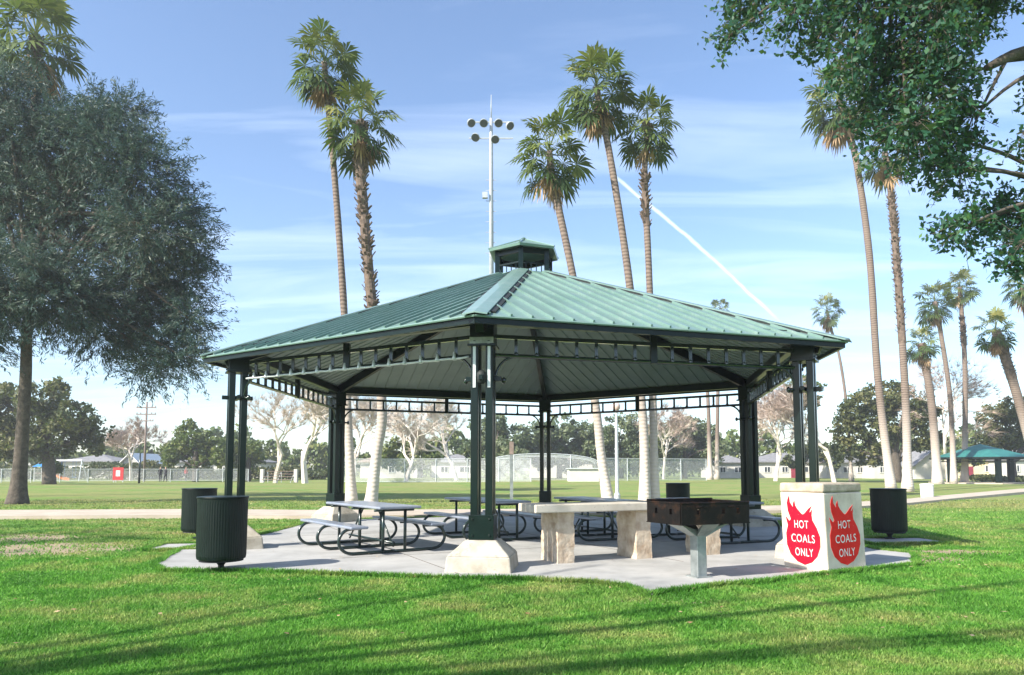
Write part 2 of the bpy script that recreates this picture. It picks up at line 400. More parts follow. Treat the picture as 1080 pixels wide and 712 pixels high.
# ------------------------------------------------------------------ grass blades
def inside(poly, X, Y):
    c = np.zeros(len(X), bool); n = len(poly); j = n - 1
    for i in range(n):
        xi, yi = poly[i]; xj, yj = poly[j]
        cond = ((yi > Y) != (yj > Y)) & (X < (xj - xi) * (Y - yi) / (yj - yi + 1e-12) + xi)
        c ^= cond; j = i
    return c
def grass(n=800000):
    u = RNG.random(n); d0, d1 = 4.2, 34.0
    Y = 1 / (1 / d0 + (1 / d1 - 1 / d0) * u)           # density falls with distance
    X = (RNG.random(n) * 2 - 1) * (Y * .80 + 3.4)
    keep = ~inside(SLAB, X, Y) & ~inside(PATH, X, Y)
    for p in pads: keep &= ~inside(p, X, Y)
    wob = .25 * np.sin(X * 3.1 + Y) + .25 * np.sin(Y * 4.3 - X * 1.7) + .2 * np.sin(X * 7.7 + Y * 5.1)
    for (x, y, rx, ry) in [(-8.3, 12.9, 1.6, 1.2), (-10.4, 14.8, 1.7, 1.1), (6.2, 11.6, 1.1, .55), (7.6, 12.4, .9, .4)]:
        q = ((X - x) / rx) ** 2 + ((Y - y) / ry) ** 2 + wob; keep &= RNG.random(n) < np.clip(.12 + q * .75, .12, 1)
    X, Y = X[keep], Y[keep]
    ex = []; ey = []
    for poly in [SLAB] + pads:
        for i in range(len(poly)):
            (x0, y0), (x1, y1) = poly[i - 1], poly[i]; L = math.hypot(x1 - x0, y1 - y0); q = int(L * 900)
            t = RNG.random(q); o = (RNG.random(q) * .075 - .035) * (.4 + np.sin(t * L * 3.1) ** 2); nx_, ny_ = (y1 - y0) / L, -(x1 - x0) / L
            ex.append(x0 + (x1 - x0) * t + nx_ * o); ey.append(y0 + (y1 - y0) * t + ny_ * o)
    ne = sum(len(a) for a in ex); X = np.concatenate([X] + ex); Y = np.concatenate([Y] + ey); n = len(X)
    tuft = .75 + .5 * np.sin(X * 2.1 + np.sin(Y * 1.7)) * np.sin(Y * 2.6 + X * .7) * .5
    H = (.022 + .026 * RNG.random(n)) * tuft * (1 + Y / 60); Wd = (.0030 + .0028 * RNG.random(n)) * (1 + Y / 7)
    H[-ne:] = (.05 + .04 * RNG.random(ne))
    a = RNG.random(n) * 2 * PI; l = RNG.random(n) * 2 * PI; L = H * (.15 + .9 * RNG.random(n))
    Z = np.zeros(n)
    sm = np.clip((Y - 27) / 20, 0, 1) * .22 * np.sin(X * .06 + 1) * np.sin(Y * .09) * (Y > 27)
    B = np.stack([X, Y, Z + sm], 1); dx = np.stack([np.cos(a) * Wd, np.sin(a) * Wd, Z], 1)
    T = B + np.stack([np.cos(l) * L, np.sin(l) * L, H], 1)
    V = np.empty((n, 3, 3)); V[:, 0] = B - dx; V[:, 1] = B + dx; V[:, 2] = T
    o = np_mesh('grass', V.reshape(-1, 3), np.arange(n * 3).reshape(-1, 3), RNG.random(n), M['blade'])
    tag(o, 'short bright green lawn grass with dry yellow patches', 'grass', kind='stuff')
grass()
# a few fallen leaves on the lawn and slab
def fallen(n=90):
    Y = 5.5 + RNG.random(n) * 9; X = (RNG.random(n) * 2 - 1) * Y * .7
    V = []; 
    for x, y in zip(X, Y):
        s = .018 + RNG.random() * .02; a = RNG.random() * 6.28; z = .055
        for k in range(4): V.append((x + math.cos(a + k * PI / 2) * s * (1 if k % 2 else .5), y + math.sin(a + k * PI / 2) * s * (1 if k % 2 else .5), z + RNG.random() * .012))
    o = np_mesh('fallen_leaves', np.array(V), np.arange(n * 4).reshape(-1, 4), RNG.random(n), M['palm_dead'])
    tag(o, 'scattered dry fallen leaves on the lawn', 'leaves', kind='stuff')
fallen()

# ------------------------------------------------------------------ the pavilion
pav = empty('picnic_pavilion', (CEN.x, CEN.y, 0), 'large open hexagonal picnic pavilion with green metal roof, dark green posts and small cupola', 'pavilion')
def pv(mb, name, mat, parent=pav, **k): return wpart(mb, name, mat, parent, **k)
ZA = 5.86          # where roof planes would meet
APX = Vector((CEN.x, CEN.y, ZA))
TOPR = .105        # fraction of the eave radius where the cupola sits
def on_hip(i, t, dz=0): return EAVE[i].lerp(APX, t) + Vector((0, 0, dz))
for i in range(6):
    j = (i + 1) % 6
    m = MB(); A, B = EAVE[i], EAVE[j]
    At, Bt = on_hip(i, 1 - TOPR), on_hip(j, 1 - TOPR)
    nrm = (B - A).cross(APX - A).normalized()
    if nrm.z < 0: nrm = -nrm
    th = .03
    m.add([A, B, Bt, At, A - nrm * th, B - nrm * th, Bt - nrm * th, At - nrm * th], [(0, 1, 2, 3), (7, 6, 5, 4), (0, 4, 5, 1), (1, 5, 6, 2), (2, 6, 7, 3), (3, 7, 4, 0)])
    # standing seams running down the slope
    e = (B - A); L = e.length; e.normalize(); up = nrm.cross(e)
    if up.z < 0: up = -up
    slope = (APX - A); k = 0; cnt = int(L / .30)
    s = .15
    hA = slope.dot(e); hU = slope.dot(up); 
    gap_mb = MB()
    while s < L - .1:
        if s < hA: mx = hU * s / hA
        else: mx = hU * (L - s) / (L - hA)
        mx = min(mx, hU * (1 - TOPR)) - .05
        if mx > .15:
            p = A + e * s + nrm * .016; q = p + up * mx
            m.beam(p + up * .02, q, .026, .036, up=nrm)
        s += .30
    ro = pv(m, 'roof_panel', M['roof'])
    for (P0, q) in ((A, e), (B, -e)):      # dark strip paints the shaded gap under the hip cap, the seams run over it
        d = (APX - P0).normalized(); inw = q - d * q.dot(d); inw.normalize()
        gap_mb = MB(); o_ = P0 + inw * .20 + nrm * .012; gap_mb.beam(o_ + d * .3, o_ + (APX - P0) * (1 - TOPR - .02), .07, .028, up=nrm)
        pv(gap_mb, 'gap_shade', M['dark'], ro)
# hip caps
for i in range(6):
    m = MB(); a = on_hip(i, -.005, .05); b = on_hip(i, 1 - TOPR, .05)
    pl, nx_ = EAVE[i - 1], EAVE[(i + 1) % 6]
    dl = (pl - EAVE[i]).normalized(); dr = (nx_ - EAVE[i]).normalized()
    w = .17
    # flange slopes follow the two roof faces
    def side(p, d):
        ax_ = (APX - EAVE[i]).normalized(); q = d - ax_ * d.dot(ax_); q.normalize(); return p + q * w
    vs = [a, side(a, dl), side(b, dl), b, side(b, dr), side(a, dr)]
    lo = [v - Vector((0, 0, .018)) for v in vs]
    m.add(vs + lo, [(0, 1, 2, 3), (0, 3, 4, 5), (9, 8, 7, 6), (11, 10, 9, 6), (1, 7, 8, 2), (5, 4, 10, 11), (0, 6, 7, 1), (0, 5, 11, 6)])
    pv(m, 'hip_cap', M['roof'])
# fascia and soffit
for i in range(6):
    j = (i + 1) % 6; A, B = EAVE[i], EAVE[j]
    inn = (CEN - (A + B) / 2); inn.z = 0; inn.normalize()
    m = MB(); d = (B - A).normalized()
    m.beam(A + inn * .05 + Vector((0, 0, -.062)) + d * .02, B + inn * .05 + Vector((0, 0, -.062)) - d * .02, .05, .088)
    fo = pv(m, 'fascia', M['green_paint'])
    m = MB(); m.tube([A + Vector((0, 0, -.015)) - inn * .004, B + Vector((0, 0, -.015)) - inn * .004], .018, 6)
    pv(m, 'drip_edge', M['roof'], fo)
# ceiling underside (its own boards), following the roof a little below it
for i in range(6):
    j = (i + 1) % 6
    A = EAVE[i].lerp(APX, .012) + Vector((0, 0, -.075)); B = EAVE[j].lerp(APX, .012) + Vector((0, 0, -.075))
    C = on_hip(j, 1 - TOPR, -.075); D = on_hip(i, 1 - TOPR, -.075)
    m = MB(); nrm = (B - A).cross(C - A).normalized()
    if nrm.z < 0: nrm = -nrm
    m.add([A, B, C, D, A + nrm * .02, B + nrm * .02, C + nrm * .02, D + nrm * .02], [(3, 2, 1, 0), (4, 5, 6, 7), (0, 1, 5, 4), (1, 2, 6, 5), (2, 3, 7, 6), (3, 0, 4, 7)])
    e = (B - A); L = e.length; e.normalize(); up = nrm.cross(e)
    if up.z < 0: up = -up
    sl_ = APX + Vector((0, 0, -.075)) - A; hA = sl_.dot(e); hU = sl_.dot(up); s = .3
    while s < L - .2:
        mx = hU * s / hA if s < hA else hU * (L - s) / (L - hA)
        mx = min(mx, hU * (1 - TOPR)) - .05
        p = A + e * s - nrm * .008; m.beam(p, p + up * mx, .018, .022, up=nrm); s += .30
    pv(m, 'ceiling', M['ceiling'])
# beams: ring at the posts, hips to the centre
RB = 3.545
for i in range(6):
    j = (i + 1) % 6; a, b = COLS[i], COLS[j]
    m = MB(); m.beam((a.x, a.y, RB), (b.x, b.y, RB), .13, .17); pv(m, 'ring_beam', M['green_paint'], bevel=.008)
    p = on_hip(i, .06, -.21); q = on_hip(i, 1 - TOPR + .02, -.21)
    m = MB(); m.beam(p, q, .11, .20); pv(m, 'hip_beam', M['green_paint'], bevel=.008)
m = MB(); m.lathe([(.55, -.1), (.55, .16), (.5, .2)], (CEN.x, CEN.y, ZA - .58), 6); pv(m, 'centre_ring', M['green_paint'])
# friezes
for i in range(6):
    j = (i + 1) % 6; a = Vector((COLS[i].x, COLS[i].y, 0)); b = Vector((COLS[j].x, COLS[j].y, 0)); d = (b - a); L = d.length; d.normalize()
    m = MB(); z0, z1 = HF + .01, HF + .28
    A = a + d * .17; B = b - d * .17
    m.tube([A + Vector((0, 0, z0)), B + Vector((0, 0, z0))], .031, 12)
    m.beam(A + Vector((0, 0, z1)), B + Vector((0, 0, z1)), .055, .055)
    nb = 16; step = (L - .34) / nb
    for k in range(1, nb):
        if k == nb // 2: continue
        p = A + d * step * k; m.beam((p.x, p.y, z0), (p.x, p.y, z1), .046, .046)
        m.lathe([(.036, -.0), (.036, .02), (.02, .06)], (p.x, p.y, z0 + .01), 8)
    fr = pv(m, 'frieze', M['gloss_paint'])
    mid = (a + b) / 2; m = MB(); m.beam((mid.x, mid.y, z0 - .03), (mid.x, mid.y, RB - .11), .10, .10); pv(m, 'middle_post', M['green_paint'], fr, bevel=.006)
    for (c, s) in ((a, 1), (b, -1)):           # curved brackets
        m = MB(); pts = []
        for q in range(11):
            t = q / 10 * PI / 2; r = .34
            o = c + d * s * (.18 + r - r * math.sin(PI / 2 - t) ) ; pts.append(Vector((o.x, o.y, z0 - r + r * math.sin(t) )) if True else None)
        m.tube(pts, .021, 8)
        f0 = c + d * s * .16; f1 = c + d * s * .30; m.tube([(f0.x, f0.y, z0 - .36), (f1.x, f1.y, z0 - .36)], .022, 8)
        m.lathe([(.006, -.05), (.03, -.03), (.034, 0), (.03, .03), (.006, .05)], (f1.x, f1.y, z0 - .36), 10)
        pv(m, 'curved_bracket', M['gloss_paint'], smooth=True)
# columns
def column(i):
    c = Vector((COLS[i].x, COLS[i].y, 0)); d = (c - CEN); d.z = 0; ang = math.atan2(d.y, d.x) + PI / 2
    if i == 5: ang += R(11)
    X = Vector((math.cos(ang), math.sin(ang), 0)); Y = Vector((-X.y, X.x, 0))
    HP = .44
    root = empty('pavilion_column', (0, 0, 0), None, None); root.parent = pav; root.location = c - Vector((CEN.x, CEN.y, 0))
    for sx in (-1, 1):
        for sy in (-1, 1):
            p = c + X * sx * .104 + Y * sy * .104
            m = MB(); m.box((p.x, p.y, (HP + RB) / 2), (.102, .102, RB - HP), ang); wpart(m, 'post', M['green_paint'], root, bevel=.008)
    m = MB(); m.box((c.x, c.y, (3.16 + RB) / 2), (.34, .34, RB - 3.16), ang)
    m.box((c.x, c.y, 3.15), (.40, .40, .035), ang)
    for sx in (-1, 1):
        for q in (-1, 1):
            for sy in (-1, 1):
                p = c + X * .10 * sx + Y * .178 * sy
                m.lathe([(.022, -.02), (.022, .0)], (p.x, p.y, 3.21), 8)
    wpart(m, 'head_block', M['green_paint'], root, bevel=.006)
    m = MB(); m.box((c.x, c.y, HP + .17), (.35, .35, .34), ang)
    for sx in (-1, 1):
        for sz in (.06, .28):
            for sy in (-1, 1):
                p = c + X * .12 * sx + Y * .176 * sy; m.box((p.x, p.y, HP + sz), (.03, .02, .03), ang)
    wpart(m, 'base_box', M['green_paint'], root, bevel=.006)
    m = MB()
    for q in (X, Y):
        p = c - q * .26; r = c + q * .26
        m.beam((p.x, p.y, 2.685), (r.x, r.y, 2.685), .06, .07)
    wpart(m, 'cross_bar', M['green_paint'], root, bevel=.006)
    m = MB()
    def sq(h): return [tuple((c + X * a * h + Y * b * h))[:2] for a, b in ((-1, -1), (1, -1), (1, 1), (-1, 1))]
    m.prism(sq(.455), .0, .24, sq(.43)); m.prism(sq(.43), .238, HP, sq(.215))
    wpart(m, 'pedestal', M['pedestal'], root, bevel=.02)
for i in range(6): column(i)
# added pale tube paints sun glints along the front left frieze; front column follows
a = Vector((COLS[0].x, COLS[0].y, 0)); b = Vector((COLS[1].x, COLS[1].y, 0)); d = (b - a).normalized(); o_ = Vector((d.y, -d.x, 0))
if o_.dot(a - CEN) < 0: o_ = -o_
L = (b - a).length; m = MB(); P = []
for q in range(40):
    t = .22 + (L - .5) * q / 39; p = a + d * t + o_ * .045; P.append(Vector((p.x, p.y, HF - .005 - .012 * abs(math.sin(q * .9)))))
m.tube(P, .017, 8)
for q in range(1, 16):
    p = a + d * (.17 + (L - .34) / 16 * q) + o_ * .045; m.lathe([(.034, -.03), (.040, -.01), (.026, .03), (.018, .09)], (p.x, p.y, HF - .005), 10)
pv(m, 'rail_glint', M['galv'], smooth=True)
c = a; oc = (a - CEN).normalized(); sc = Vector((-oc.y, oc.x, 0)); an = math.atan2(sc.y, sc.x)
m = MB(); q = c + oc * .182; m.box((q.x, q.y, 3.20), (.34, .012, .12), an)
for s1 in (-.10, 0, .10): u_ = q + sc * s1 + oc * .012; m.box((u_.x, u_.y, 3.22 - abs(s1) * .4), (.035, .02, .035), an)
pv(m, 'glint_plate', M['steel'])  # plate and bolts in pale steel, their highlight put into the colour
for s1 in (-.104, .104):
    m = MB(); q = c + oc * .161 + sc * s1; m.box((q.x, q.y, 2.86), (.040, .016, .62), an); pv(m, 'post_glint', M['galv'])  # added pale strips painting the sheen on the upper posts
m = MB(); q = c + oc * .16; m.lathe([(.03, -.10), (.065, -.07), (.07, .05), (.03, .09)], (q.x, q.y, 2.70), 14); pv(m, 'post_lamp', M['dark'], smooth=True)
# cupola
cup = empty('cupola', (0, 0, 0), None, None); cup.parent = pav
def hexpts(r): 
    o = []
    for i in range(6):
        d = EAVE[i] - Vector((CEN.x, CEN.y, HE)); d.z = 0; d.normalize(); o.append(CEN + d * r)
    return o
zb, zt = 5.50, 6.12
m = MB(); m.prism([(p.x, p.y) for p in hexpts(.74)], zb - .05, zb + .10); wpart(m, 'curb', M['roof'], cup)
m = MB(); hp_ = hexpts(.64)
for p in hp_: m = MB(); m.beam((p.x, p.y, zb), (p.x, p.y, zt), .10, .10); wpart(m, 'post', M['green_paint'], cup)
m = MB()
for k in range(6):
    a, b = hp_[k], hp_[(k + 1) % 6]
    m.beam((a.x, a.y, zt - .06), (b.x, b.y, zt - .06), .06, .12); m.beam((a.x, a.y, zb + .30), (b.x, b.y, zb + .30), .03, .03)
    for q in range(1, 5):
        p = a.lerp(b, q / 5); m.beam((p.x, p.y, zb + .08), (p.x, p.y, zb + .30), .022, .022)
wpart(m, 'rails', M['green_paint'], cup)
m = MB(); ep = [(p.x, p.y, zt - .02) for p in hexpts(.83)]; e2 = [(p.x, p.y, zt + .03) for p in hexpts(.85)]
m.add(ep + e2 + [(CEN.x, CEN.y, zt + .36), (CEN.x, CEN.y, zt + .2)], [(6 + k, 6 + (k + 1) % 6, 12) for k in range(6)] + [((k + 1) % 6, k, 13) for k in range(6)] + [(k, (k + 1) % 6, 6 + (k + 1) % 6, 6 + k) for k in range(6)])
for k in range(6): m.tube([e2[k], (CEN.x, CEN.y, zt + .37)], .022, 6)
m.lathe([(.04, 0), (.06, .02), (.02, .05)], (CEN.x, CEN.y, zt + .36), 10)
wpart(m, 'cupola_roof', M['roof'], cup)

# ------------------------------------------------------------------ picnic tables
def make_table(label):
    root = empty('picnic_table', (0, 0, 0), label, 'picnic table', 'metal picnic tables under the pavilion')
    L = 2.4
    def plank_top(x0, x1, z, name):
        m = MB(); m.box(((x0 + x1) / 2, 0, z), (x1 - x0, L, .045)); return m.build(name, M['table_top'], root, bevel=.018)
    plank_top(-.38, .38, .75, 'table_top')
    plank_top(-.86, -.56, .45, 'bench'); plank_top(.56, .86, .45, 'bench')
    for y in (-.95, 0, .95):
        m = MB(); r = .026
        for s in (-1, 1):
            # seat support loop: from under the bench curling out, down and back along the floor
            pts = [(s * .58, y, .425), (s * .80, y, .415), (s * .90, y, .36), (s * .955, y, .27), (s * .95, y, .17), (s * .88, y, .08), (s * .76, y, .032), (s * .5, y, .028), (0, y, .028)]
            P = []
            for k in range(len(pts) - 1):
                for q in range(4):
                    t = q / 4; p0 = Vector(pts[max(k - 1, 0)]); p1 = Vector(pts[k]); p2 = Vector(pts[k + 1]); p3 = Vector(pts[min(k + 2, len(pts) - 1)])
                    P.append(.5 * ((2 * p1) + (p2 - p0) * t + (2 * p0 - 5 * p1 + 4 * p2 - p3) * t * t + (3 * p1 - p0 - 3 * p2 + p3) * t ** 3))
            P.append(Vector(pts[-1])); m.tube(P, r, 10)
            m.tube([(s * .20, y, .028), (s * .20, y, .72)], r, 10)
        m.tube([(-.36, y, .70), (.36, y, .70)], r * .8, 8)
        m.build('end_frame', M['frame_paint'], root, smooth=True)
    m = MB()
    for s in (-1, 1): m.tube([(0, s * .93, .10), (0, s * .3, .70)], .016, 8)
    m.tube([(0, -.95, .16), (0, .95, .16)], .02, 8)
    m.build('brace', M['frame_paint'], root, smooth=True)
    return root
tb = make_table('metal picnic table in full view left of the front column')
tabs = [((-2.50, 12.85), R(35), None),
        ((-.55, 14.9), R(30), 'metal picnic table standing directly behind the front column'),
        ((1.75, 15.1), R(24), 'metal picnic table behind the stone counter, seen between its first two legs'),
        ((3.85, 14.4), R(24), 'metal picnic table behind the charcoal grill, its frame showing below the box')]
for i, (p, rz, lab) in enumerate(tabs):
    o = tb if i == 0 else copy_tree(tb)
    o.location = (p[0], p[1], .036); o.rotation_euler.z = rz
    if lab: o['label'] = lab

# ------------------------------------------------------------------ stone counter
ctr = empty('stone_counter', (1.9, 11.2, .035), 'long concrete serving counter on three rough stone legs', 'counter')
AX = Vector((.916, .40, 0)).normalized(); BX = Vector((-AX.y, AX.x, 0))
def jig(mb, amt, seed):
    rr = random.Random(seed)
    mb.v = [(x + rr.uniform(-amt, amt), y + rr.uniform(-amt, amt), z) for x, y, z in mb.v]; return mb
c0 = Vector((.34, 10.40, 0)); SL = 3.75
m = MB(); P = [c0, c0 + AX * SL, c0 + AX * SL + BX * .62, c0 + BX * .62]
m.prism([(p.x, p.y) for p in P], .78, .90); wpart(m, 'counter_top', M['slab_stone'], ctr, bevel=.015)
for k, M1 in enumerate([Vector((.673, 10.66, 0)), Vector((1.915, 11.2, 0)), Vector((3.14, 11.74, 0))]):
    # rough split-face pier: subdivided faces pushed about
    bm = bmesh.new(); bmesh.ops.create_cube(bm, size=1)
    bmesh.ops.subdivide_edges(bm, edges=bm.edges[:], cuts=26, use_grid_fill=True)
    rr = random.Random(k + 3)
    for v in bm.verts:
        n = Vector((v.co.x if abs(v.co.x) > .49 else 0, v.co.y if abs(v.co.y) > .49 else 0, 0))
        v.co = Vector((v.co.x * .27, v.co.y * .56, v.co.z * .745))
        if n.length > 0:
            q = v.co + Vector((k * 3.1, 0, 0)); e = mnoise.noise(q * 7) * .022 + mnoise.noise(q * 22) * .010; v.co += n.normalized() * e * (1 if abs(v.co.x) > .13 else .3)
    me = bpy.data.meshes.new('stone_leg'); bm.to_mesh(me); bm.free()
    o = finish(me, 'stone_leg', M['stone'], ctr)
    cen = M1 + AX * .135 + BX * .28; o.location = (cen.x - 1.9, cen.y - 11.2, .372); o.rotation_euler.z = math.atan2(AX.y, AX.x)

# ------------------------------------------------------------------ charcoal grill
g0 = Vector((2.06, 8.84, 0)); GA = Vector((.907, .42, 0)).normalized(); GB = Vector((-GA.y, GA.x, 0)); gc = g0 + GA * .535 + GB * .35
grl = empty('charcoal_grill', (gc.x, gc.y, .035), 'black rusty charcoal grill box on a single grey steel post', 'grill', rz=math.atan2(GA.y, GA.x))
def gm(): return MB()
zt_, zb_ = .955, .70
m = gm(); w, h, t = .535, .35, .012
def wall_with_slots(m, axis, pos, half, slots, z0, z1):
    zs0, zs1 = z0 + (z1 - z0) * .45, z0 + (z1 - z0) * .72; xs_ = [-half]
    for s in slots: xs_ += [s - .024, s + .024]
    xs_.append(half)
    def bb(a, b, c, d):
        if axis == 'x': m.box(((a + b) / 2, pos, (c + d) / 2), (b - a, t, d - c))
        else: m.box((pos, (a + b) / 2, (c + d) / 2), (t, b - a, d - c))
    bb(-half, half, z0, zs0); bb(-half, half, zs1, z1)
    for k in range(0, len(xs_), 2): bb(xs_[k], xs_[k + 1], zs0, zs1)
wall_with_slots(m, 'x', -h, w, (-.28, .12, .35), zb_, zt_); wall_with_slots(m, 'x', h, w, (-.2, .0, .3), zb_, zt_ + .02)
wall_with_slots(m, 'y', -w, h - .013, (-.15, .15), zb_, zt_); wall_with_slots(m, 'y', w, h - .013, (-.1, .18), zb_, zt_)
m.box((0, 0, zb_ - .004), (2 * w + .02, 2 * h + .02, .012))
for a, b, c, d in ((-w, -h, w, -h), (w, -h, w, h), (w, h, -w, h), (-w, h, -w, -h)): m.tube([(a, b, zt_ + (.02 if b == d == h else 0)), (c, d, zt_ + (.02 if b == d == h else 0))], .014, 8)
m.build('fire_box', M['grill'], grl)
m = gm()
for k in range(26): x = -.5 + k * .04; m.tube([(x, -h + .02, zt_ - .05), (x, h - .02, zt_ - .05)], .006, 6)
for y in (-.33, 0, .33): m.tube([(-.52, y, zt_ - .055), (.52, y, zt_ - .055)], .008, 6)
for s in (-.25, .25): m.tube([(s - .05, -h, zt_ - .05), (s - .05, -h - .10, zt_ - .04), (s + .05, -h - .10, zt_ - .04), (s + .05, -h, zt_ - .05)], .008, 6)
m.build('cooking_grate', M['grill'], grl)
m = gm()       # coals and ash inside
m.box((0, 0, zb_ + .03), (1.0, .64, .05)); m.build('ash_bed', M['bark'], grl)
m = gm(); m.box((0, 0, .29), (.15, .15, .58)); m.build('post', M['steel'], grl, bevel=.01)
m = gm()       # V support
for s in (-1, 1):
    m.add([(s * .05, -.07, .50), (s * .05, .07, .50), (s * .40, .16, .69), (s * .40, -.16, .69), (s * .075, -.07, .60), (s * .075, .07, .60)], [(0, 1, 2, 3), (4, 3, 2, 5), (0, 3, 4), (1, 5, 2), (0, 4, 5, 1)])
    m.add([(-.07, s * .05, .50), (.07, s * .05, .50), (.14, s * .27, .69), (-.14, s * .27, .69), (-.07, s * .075, .60), (.07, s * .075, .60)], [(0, 1, 2, 3), (4, 3, 2, 5), (0, 3, 4), (1, 5, 2), (0, 4, 5, 1)])
m.build('flared_support', M['steel'], grl)
m = gm(); m.box((0, 0, .008), (.24, .24, .016)); m.build('foot_plate', M['steel'], grl)

# ------------------------------------------------------------------ hot coals bin
bl, bm_, br = atz(827, 597.5, .035), atz(873.5, 603.5, .035), atz(914, 597.5, .035)
b4 = bl + br - bm_
hb = empty('coal_bin', (bm_.x, bm_.y, .035), 'cream concrete hot coals bin painted with two red flames', 'coal bin')
base = [bl, bm_, br, b4]; bc = (bl + br) / 2
ZT = 1.22
top = [p.copy() for p in base]
lean = Vector((-.035, 0, 0))
top = [p + lean for p in base]
def ins(pts, s): return [((p.x - bc.x) * s + bc.x, (p.y - bc.y) * s + bc.y) for p in pts]
m = MB(); m.prism(ins(base, 1), .03, ZT - .13, ins([p + lean * .9 for p in base], 1)); wpart(m, 'bin_body', M['bin_conc'], hb, bevel=.02)
m = MB(); m.prism(ins([p + lean for p in base], 1.012), ZT - .128, ZT, ins([p + lean for p in base], 1.0)); wpart(m, 'bin_rim', M['bin_cap'], hb, bevel=.025)
flame = [(108, 328), (128, 355), (137, 345), (122, 300), (119, 260), (125, 238), (134, 220), (136, 255), (152, 282), (153, 262), (162, 245), (166, 272), (176, 290), (195, 312), (204, 318), (215, 310), (235, 287), (256, 270), (244, 296), (240, 306), (250, 298), (257, 285), (252, 318), (254, 345), (275, 385), (290, 430), (288, 480), (270, 530), (240, 563), (200, 580), (160, 565), (125, 530), (107, 480), (106, 420), (118, 378), (112, 352)]
flame = [(84 + (x - 84) * 1.0 + 2, 400 + (y - 400) * 1.04 + 2) for x, y in flame]
def face_pt(P0, P1, u, v, off):        # u across the face, v down from the top in 0..1
    z = ZT + (.035 - ZT) * v; q = P0.lerp(P1, u); k = (z - .035) / (ZT - .035)
    nrm = Vector(((P1 - P0).y, -(P1 - P0).x, 0)).normalized()
    return Vector((q.x, q.y, 0)) + lean * k + nrm * off + Vector((0, 0, z))
def flame_sign(P0, P1, mat, wmat):
    pts = [((x - 84) / (322 - 84), (y - 145) / (612 - 145)) for x, y in flame]
    n = len(pts); vs = [face_pt(P0, P1, u, v, .003) for u, v in pts] + [face_pt(P0, P1, u, v, -.004) for u, v in pts]
    m = MB(); m.add(vs, [tuple(range(n))] + [(i, (i + 1) % n, (i + 1) % n + n, i + n) for i in range(n)])
    fo = wpart(m, 'flame_emblem', mat, hb)
    for k, word in enumerate(['HOT', 'COALS', 'ONLY']):
        cu = bpy.data.curves.new('lettering', 'FONT'); cu.body = word; cu.align_x = 'CENTER'; cu.align_y = 'CENTER'; cu.size = 1; cu.offset = .006; cu.space_character = 1.12
        to = bpy.data.objects.new('tmp', cu); COL.objects.link(to); bpy.context.view_layer.update()
        me = bpy.data.meshes.new_from_object(to.evaluated_get(bpy.context.evaluated_depsgraph_get())); bpy.data.objects.remove(to)
        xs_ = [v.co.x for v in me.vertices]; ys_ = [v.co.y for v in me.vertices]; w0 = max(xs_) - min(xs_); h0 = max(ys_) - min(ys_)
        cx0 = (max(xs_) + min(xs_)) / 2; cy0 = (max(ys_) + min(ys_)) / 2
        wu = [.32, .53, .41][k]; cv = [(370 - 145) / 467, (446 - 145) / 467, (520 - 145) / 467][k]; hv = .092; cu_ = [.47, .49, .50][k]
        for v in me.vertices:
            u = cu_ + (v.co.x - cx0) / w0 * wu; vv = cv - (v.co.y - cy0) / h0 * hv
            v.co = face_pt(P0, P1, u, vv, .0065)
        me.transform(Matrix.Translation(-root_loc(fo)))
        finish(me, 'lettering', wmat, fo)
flame_sign(bl, bm_, M['red'], M['offwhite']); flame_sign(bm_, br, M['orange_red'], M['white'])

# ------------------------------------------------------------------ trash cans
def make_can():
    root = empty('trash_can', (0, 0, 0), '', 'trash can', 'dark green trash cans round the pavilion')
    m = MB(); n = 120
    prof = [(.05, .10), (.16, .115), (.27, .13), (.318, .155), (.325, .20), (.33, .9), (.33, .97)]
    vs = []; 
    for (r, z) in prof:
        for j in range(n):
            rr_ = r * (1 if j % 2 or r < .3 or z > .93 else .988); vs.append((rr_ * math.cos(2 * PI * j / n), rr_ * math.sin(2 * PI * j / n), z))
    m.add(vs, [(i * n + j, i * n + (j + 1) % n, (i + 1) * n + (j + 1) % n, (i + 1) * n + j) for i in range(len(prof) - 1) for j in range(n)] + [tuple(range(n))[::-1]])
    m.build('barrel', M['can'], root)
    m = MB(); m.lathe([(.30, .90), (.30, .975), (.335, .975), (.342, .985), (.335, 1.0), (.30, 1.0)], n=48); m.build('rim', M['can'], root, smooth=True)
    m = MB(); m.lathe([(.29, .12), (.30, .6), (.30, .86), (.02, .87)], n=24); m.build('liner', M['black_cloth'], root)
    m = MB(); m.lathe([(.10, 0), (.10, .015), (.045, .02), (.04, .06), (.08, .11)], n=16); m.build('pedestal_foot', M['can'], root)
    return root
can = make_can()
cans = [(atz(233, 600.5, .035), .035, 'dark green trash can at the near left corner of the slab'),
        (atz(209, 567, .035), .03, 'trash can half hidden behind the near left can'),
        (atz(938.5, 568, .03), .03, 'dark green trash can right of the hot coals bin on its own pad'),
        (atz(715.5, 547, .035), .035, 'dark trash can at the back of the pavilion, its top showing above the counter')]
for i, (p, z, lab) in enumerate(cans):
    o = can if i == 0 else copy_tree(can)
    o.location = (p.x, p.y, z); o.rotation_euler.z = i * .7; o['label'] = lab
o = empty('litter_bin', (0, 0, 0), 'small white litter bin on the lawn beside the path at right', 'bin'); p = atz(978, 526)
o.location = p
m = MB(); m.lathe([(.26, 0), (.28, .05), (.30, .62), (.30, .68)], n=20); m.build('body', M['white'], o, smooth=False)
m = MB(); m.lathe([(.31, .66), (.31, .70), (.28, .72), (.05, .74)], n=20); m.build('lid', M['white'], o)

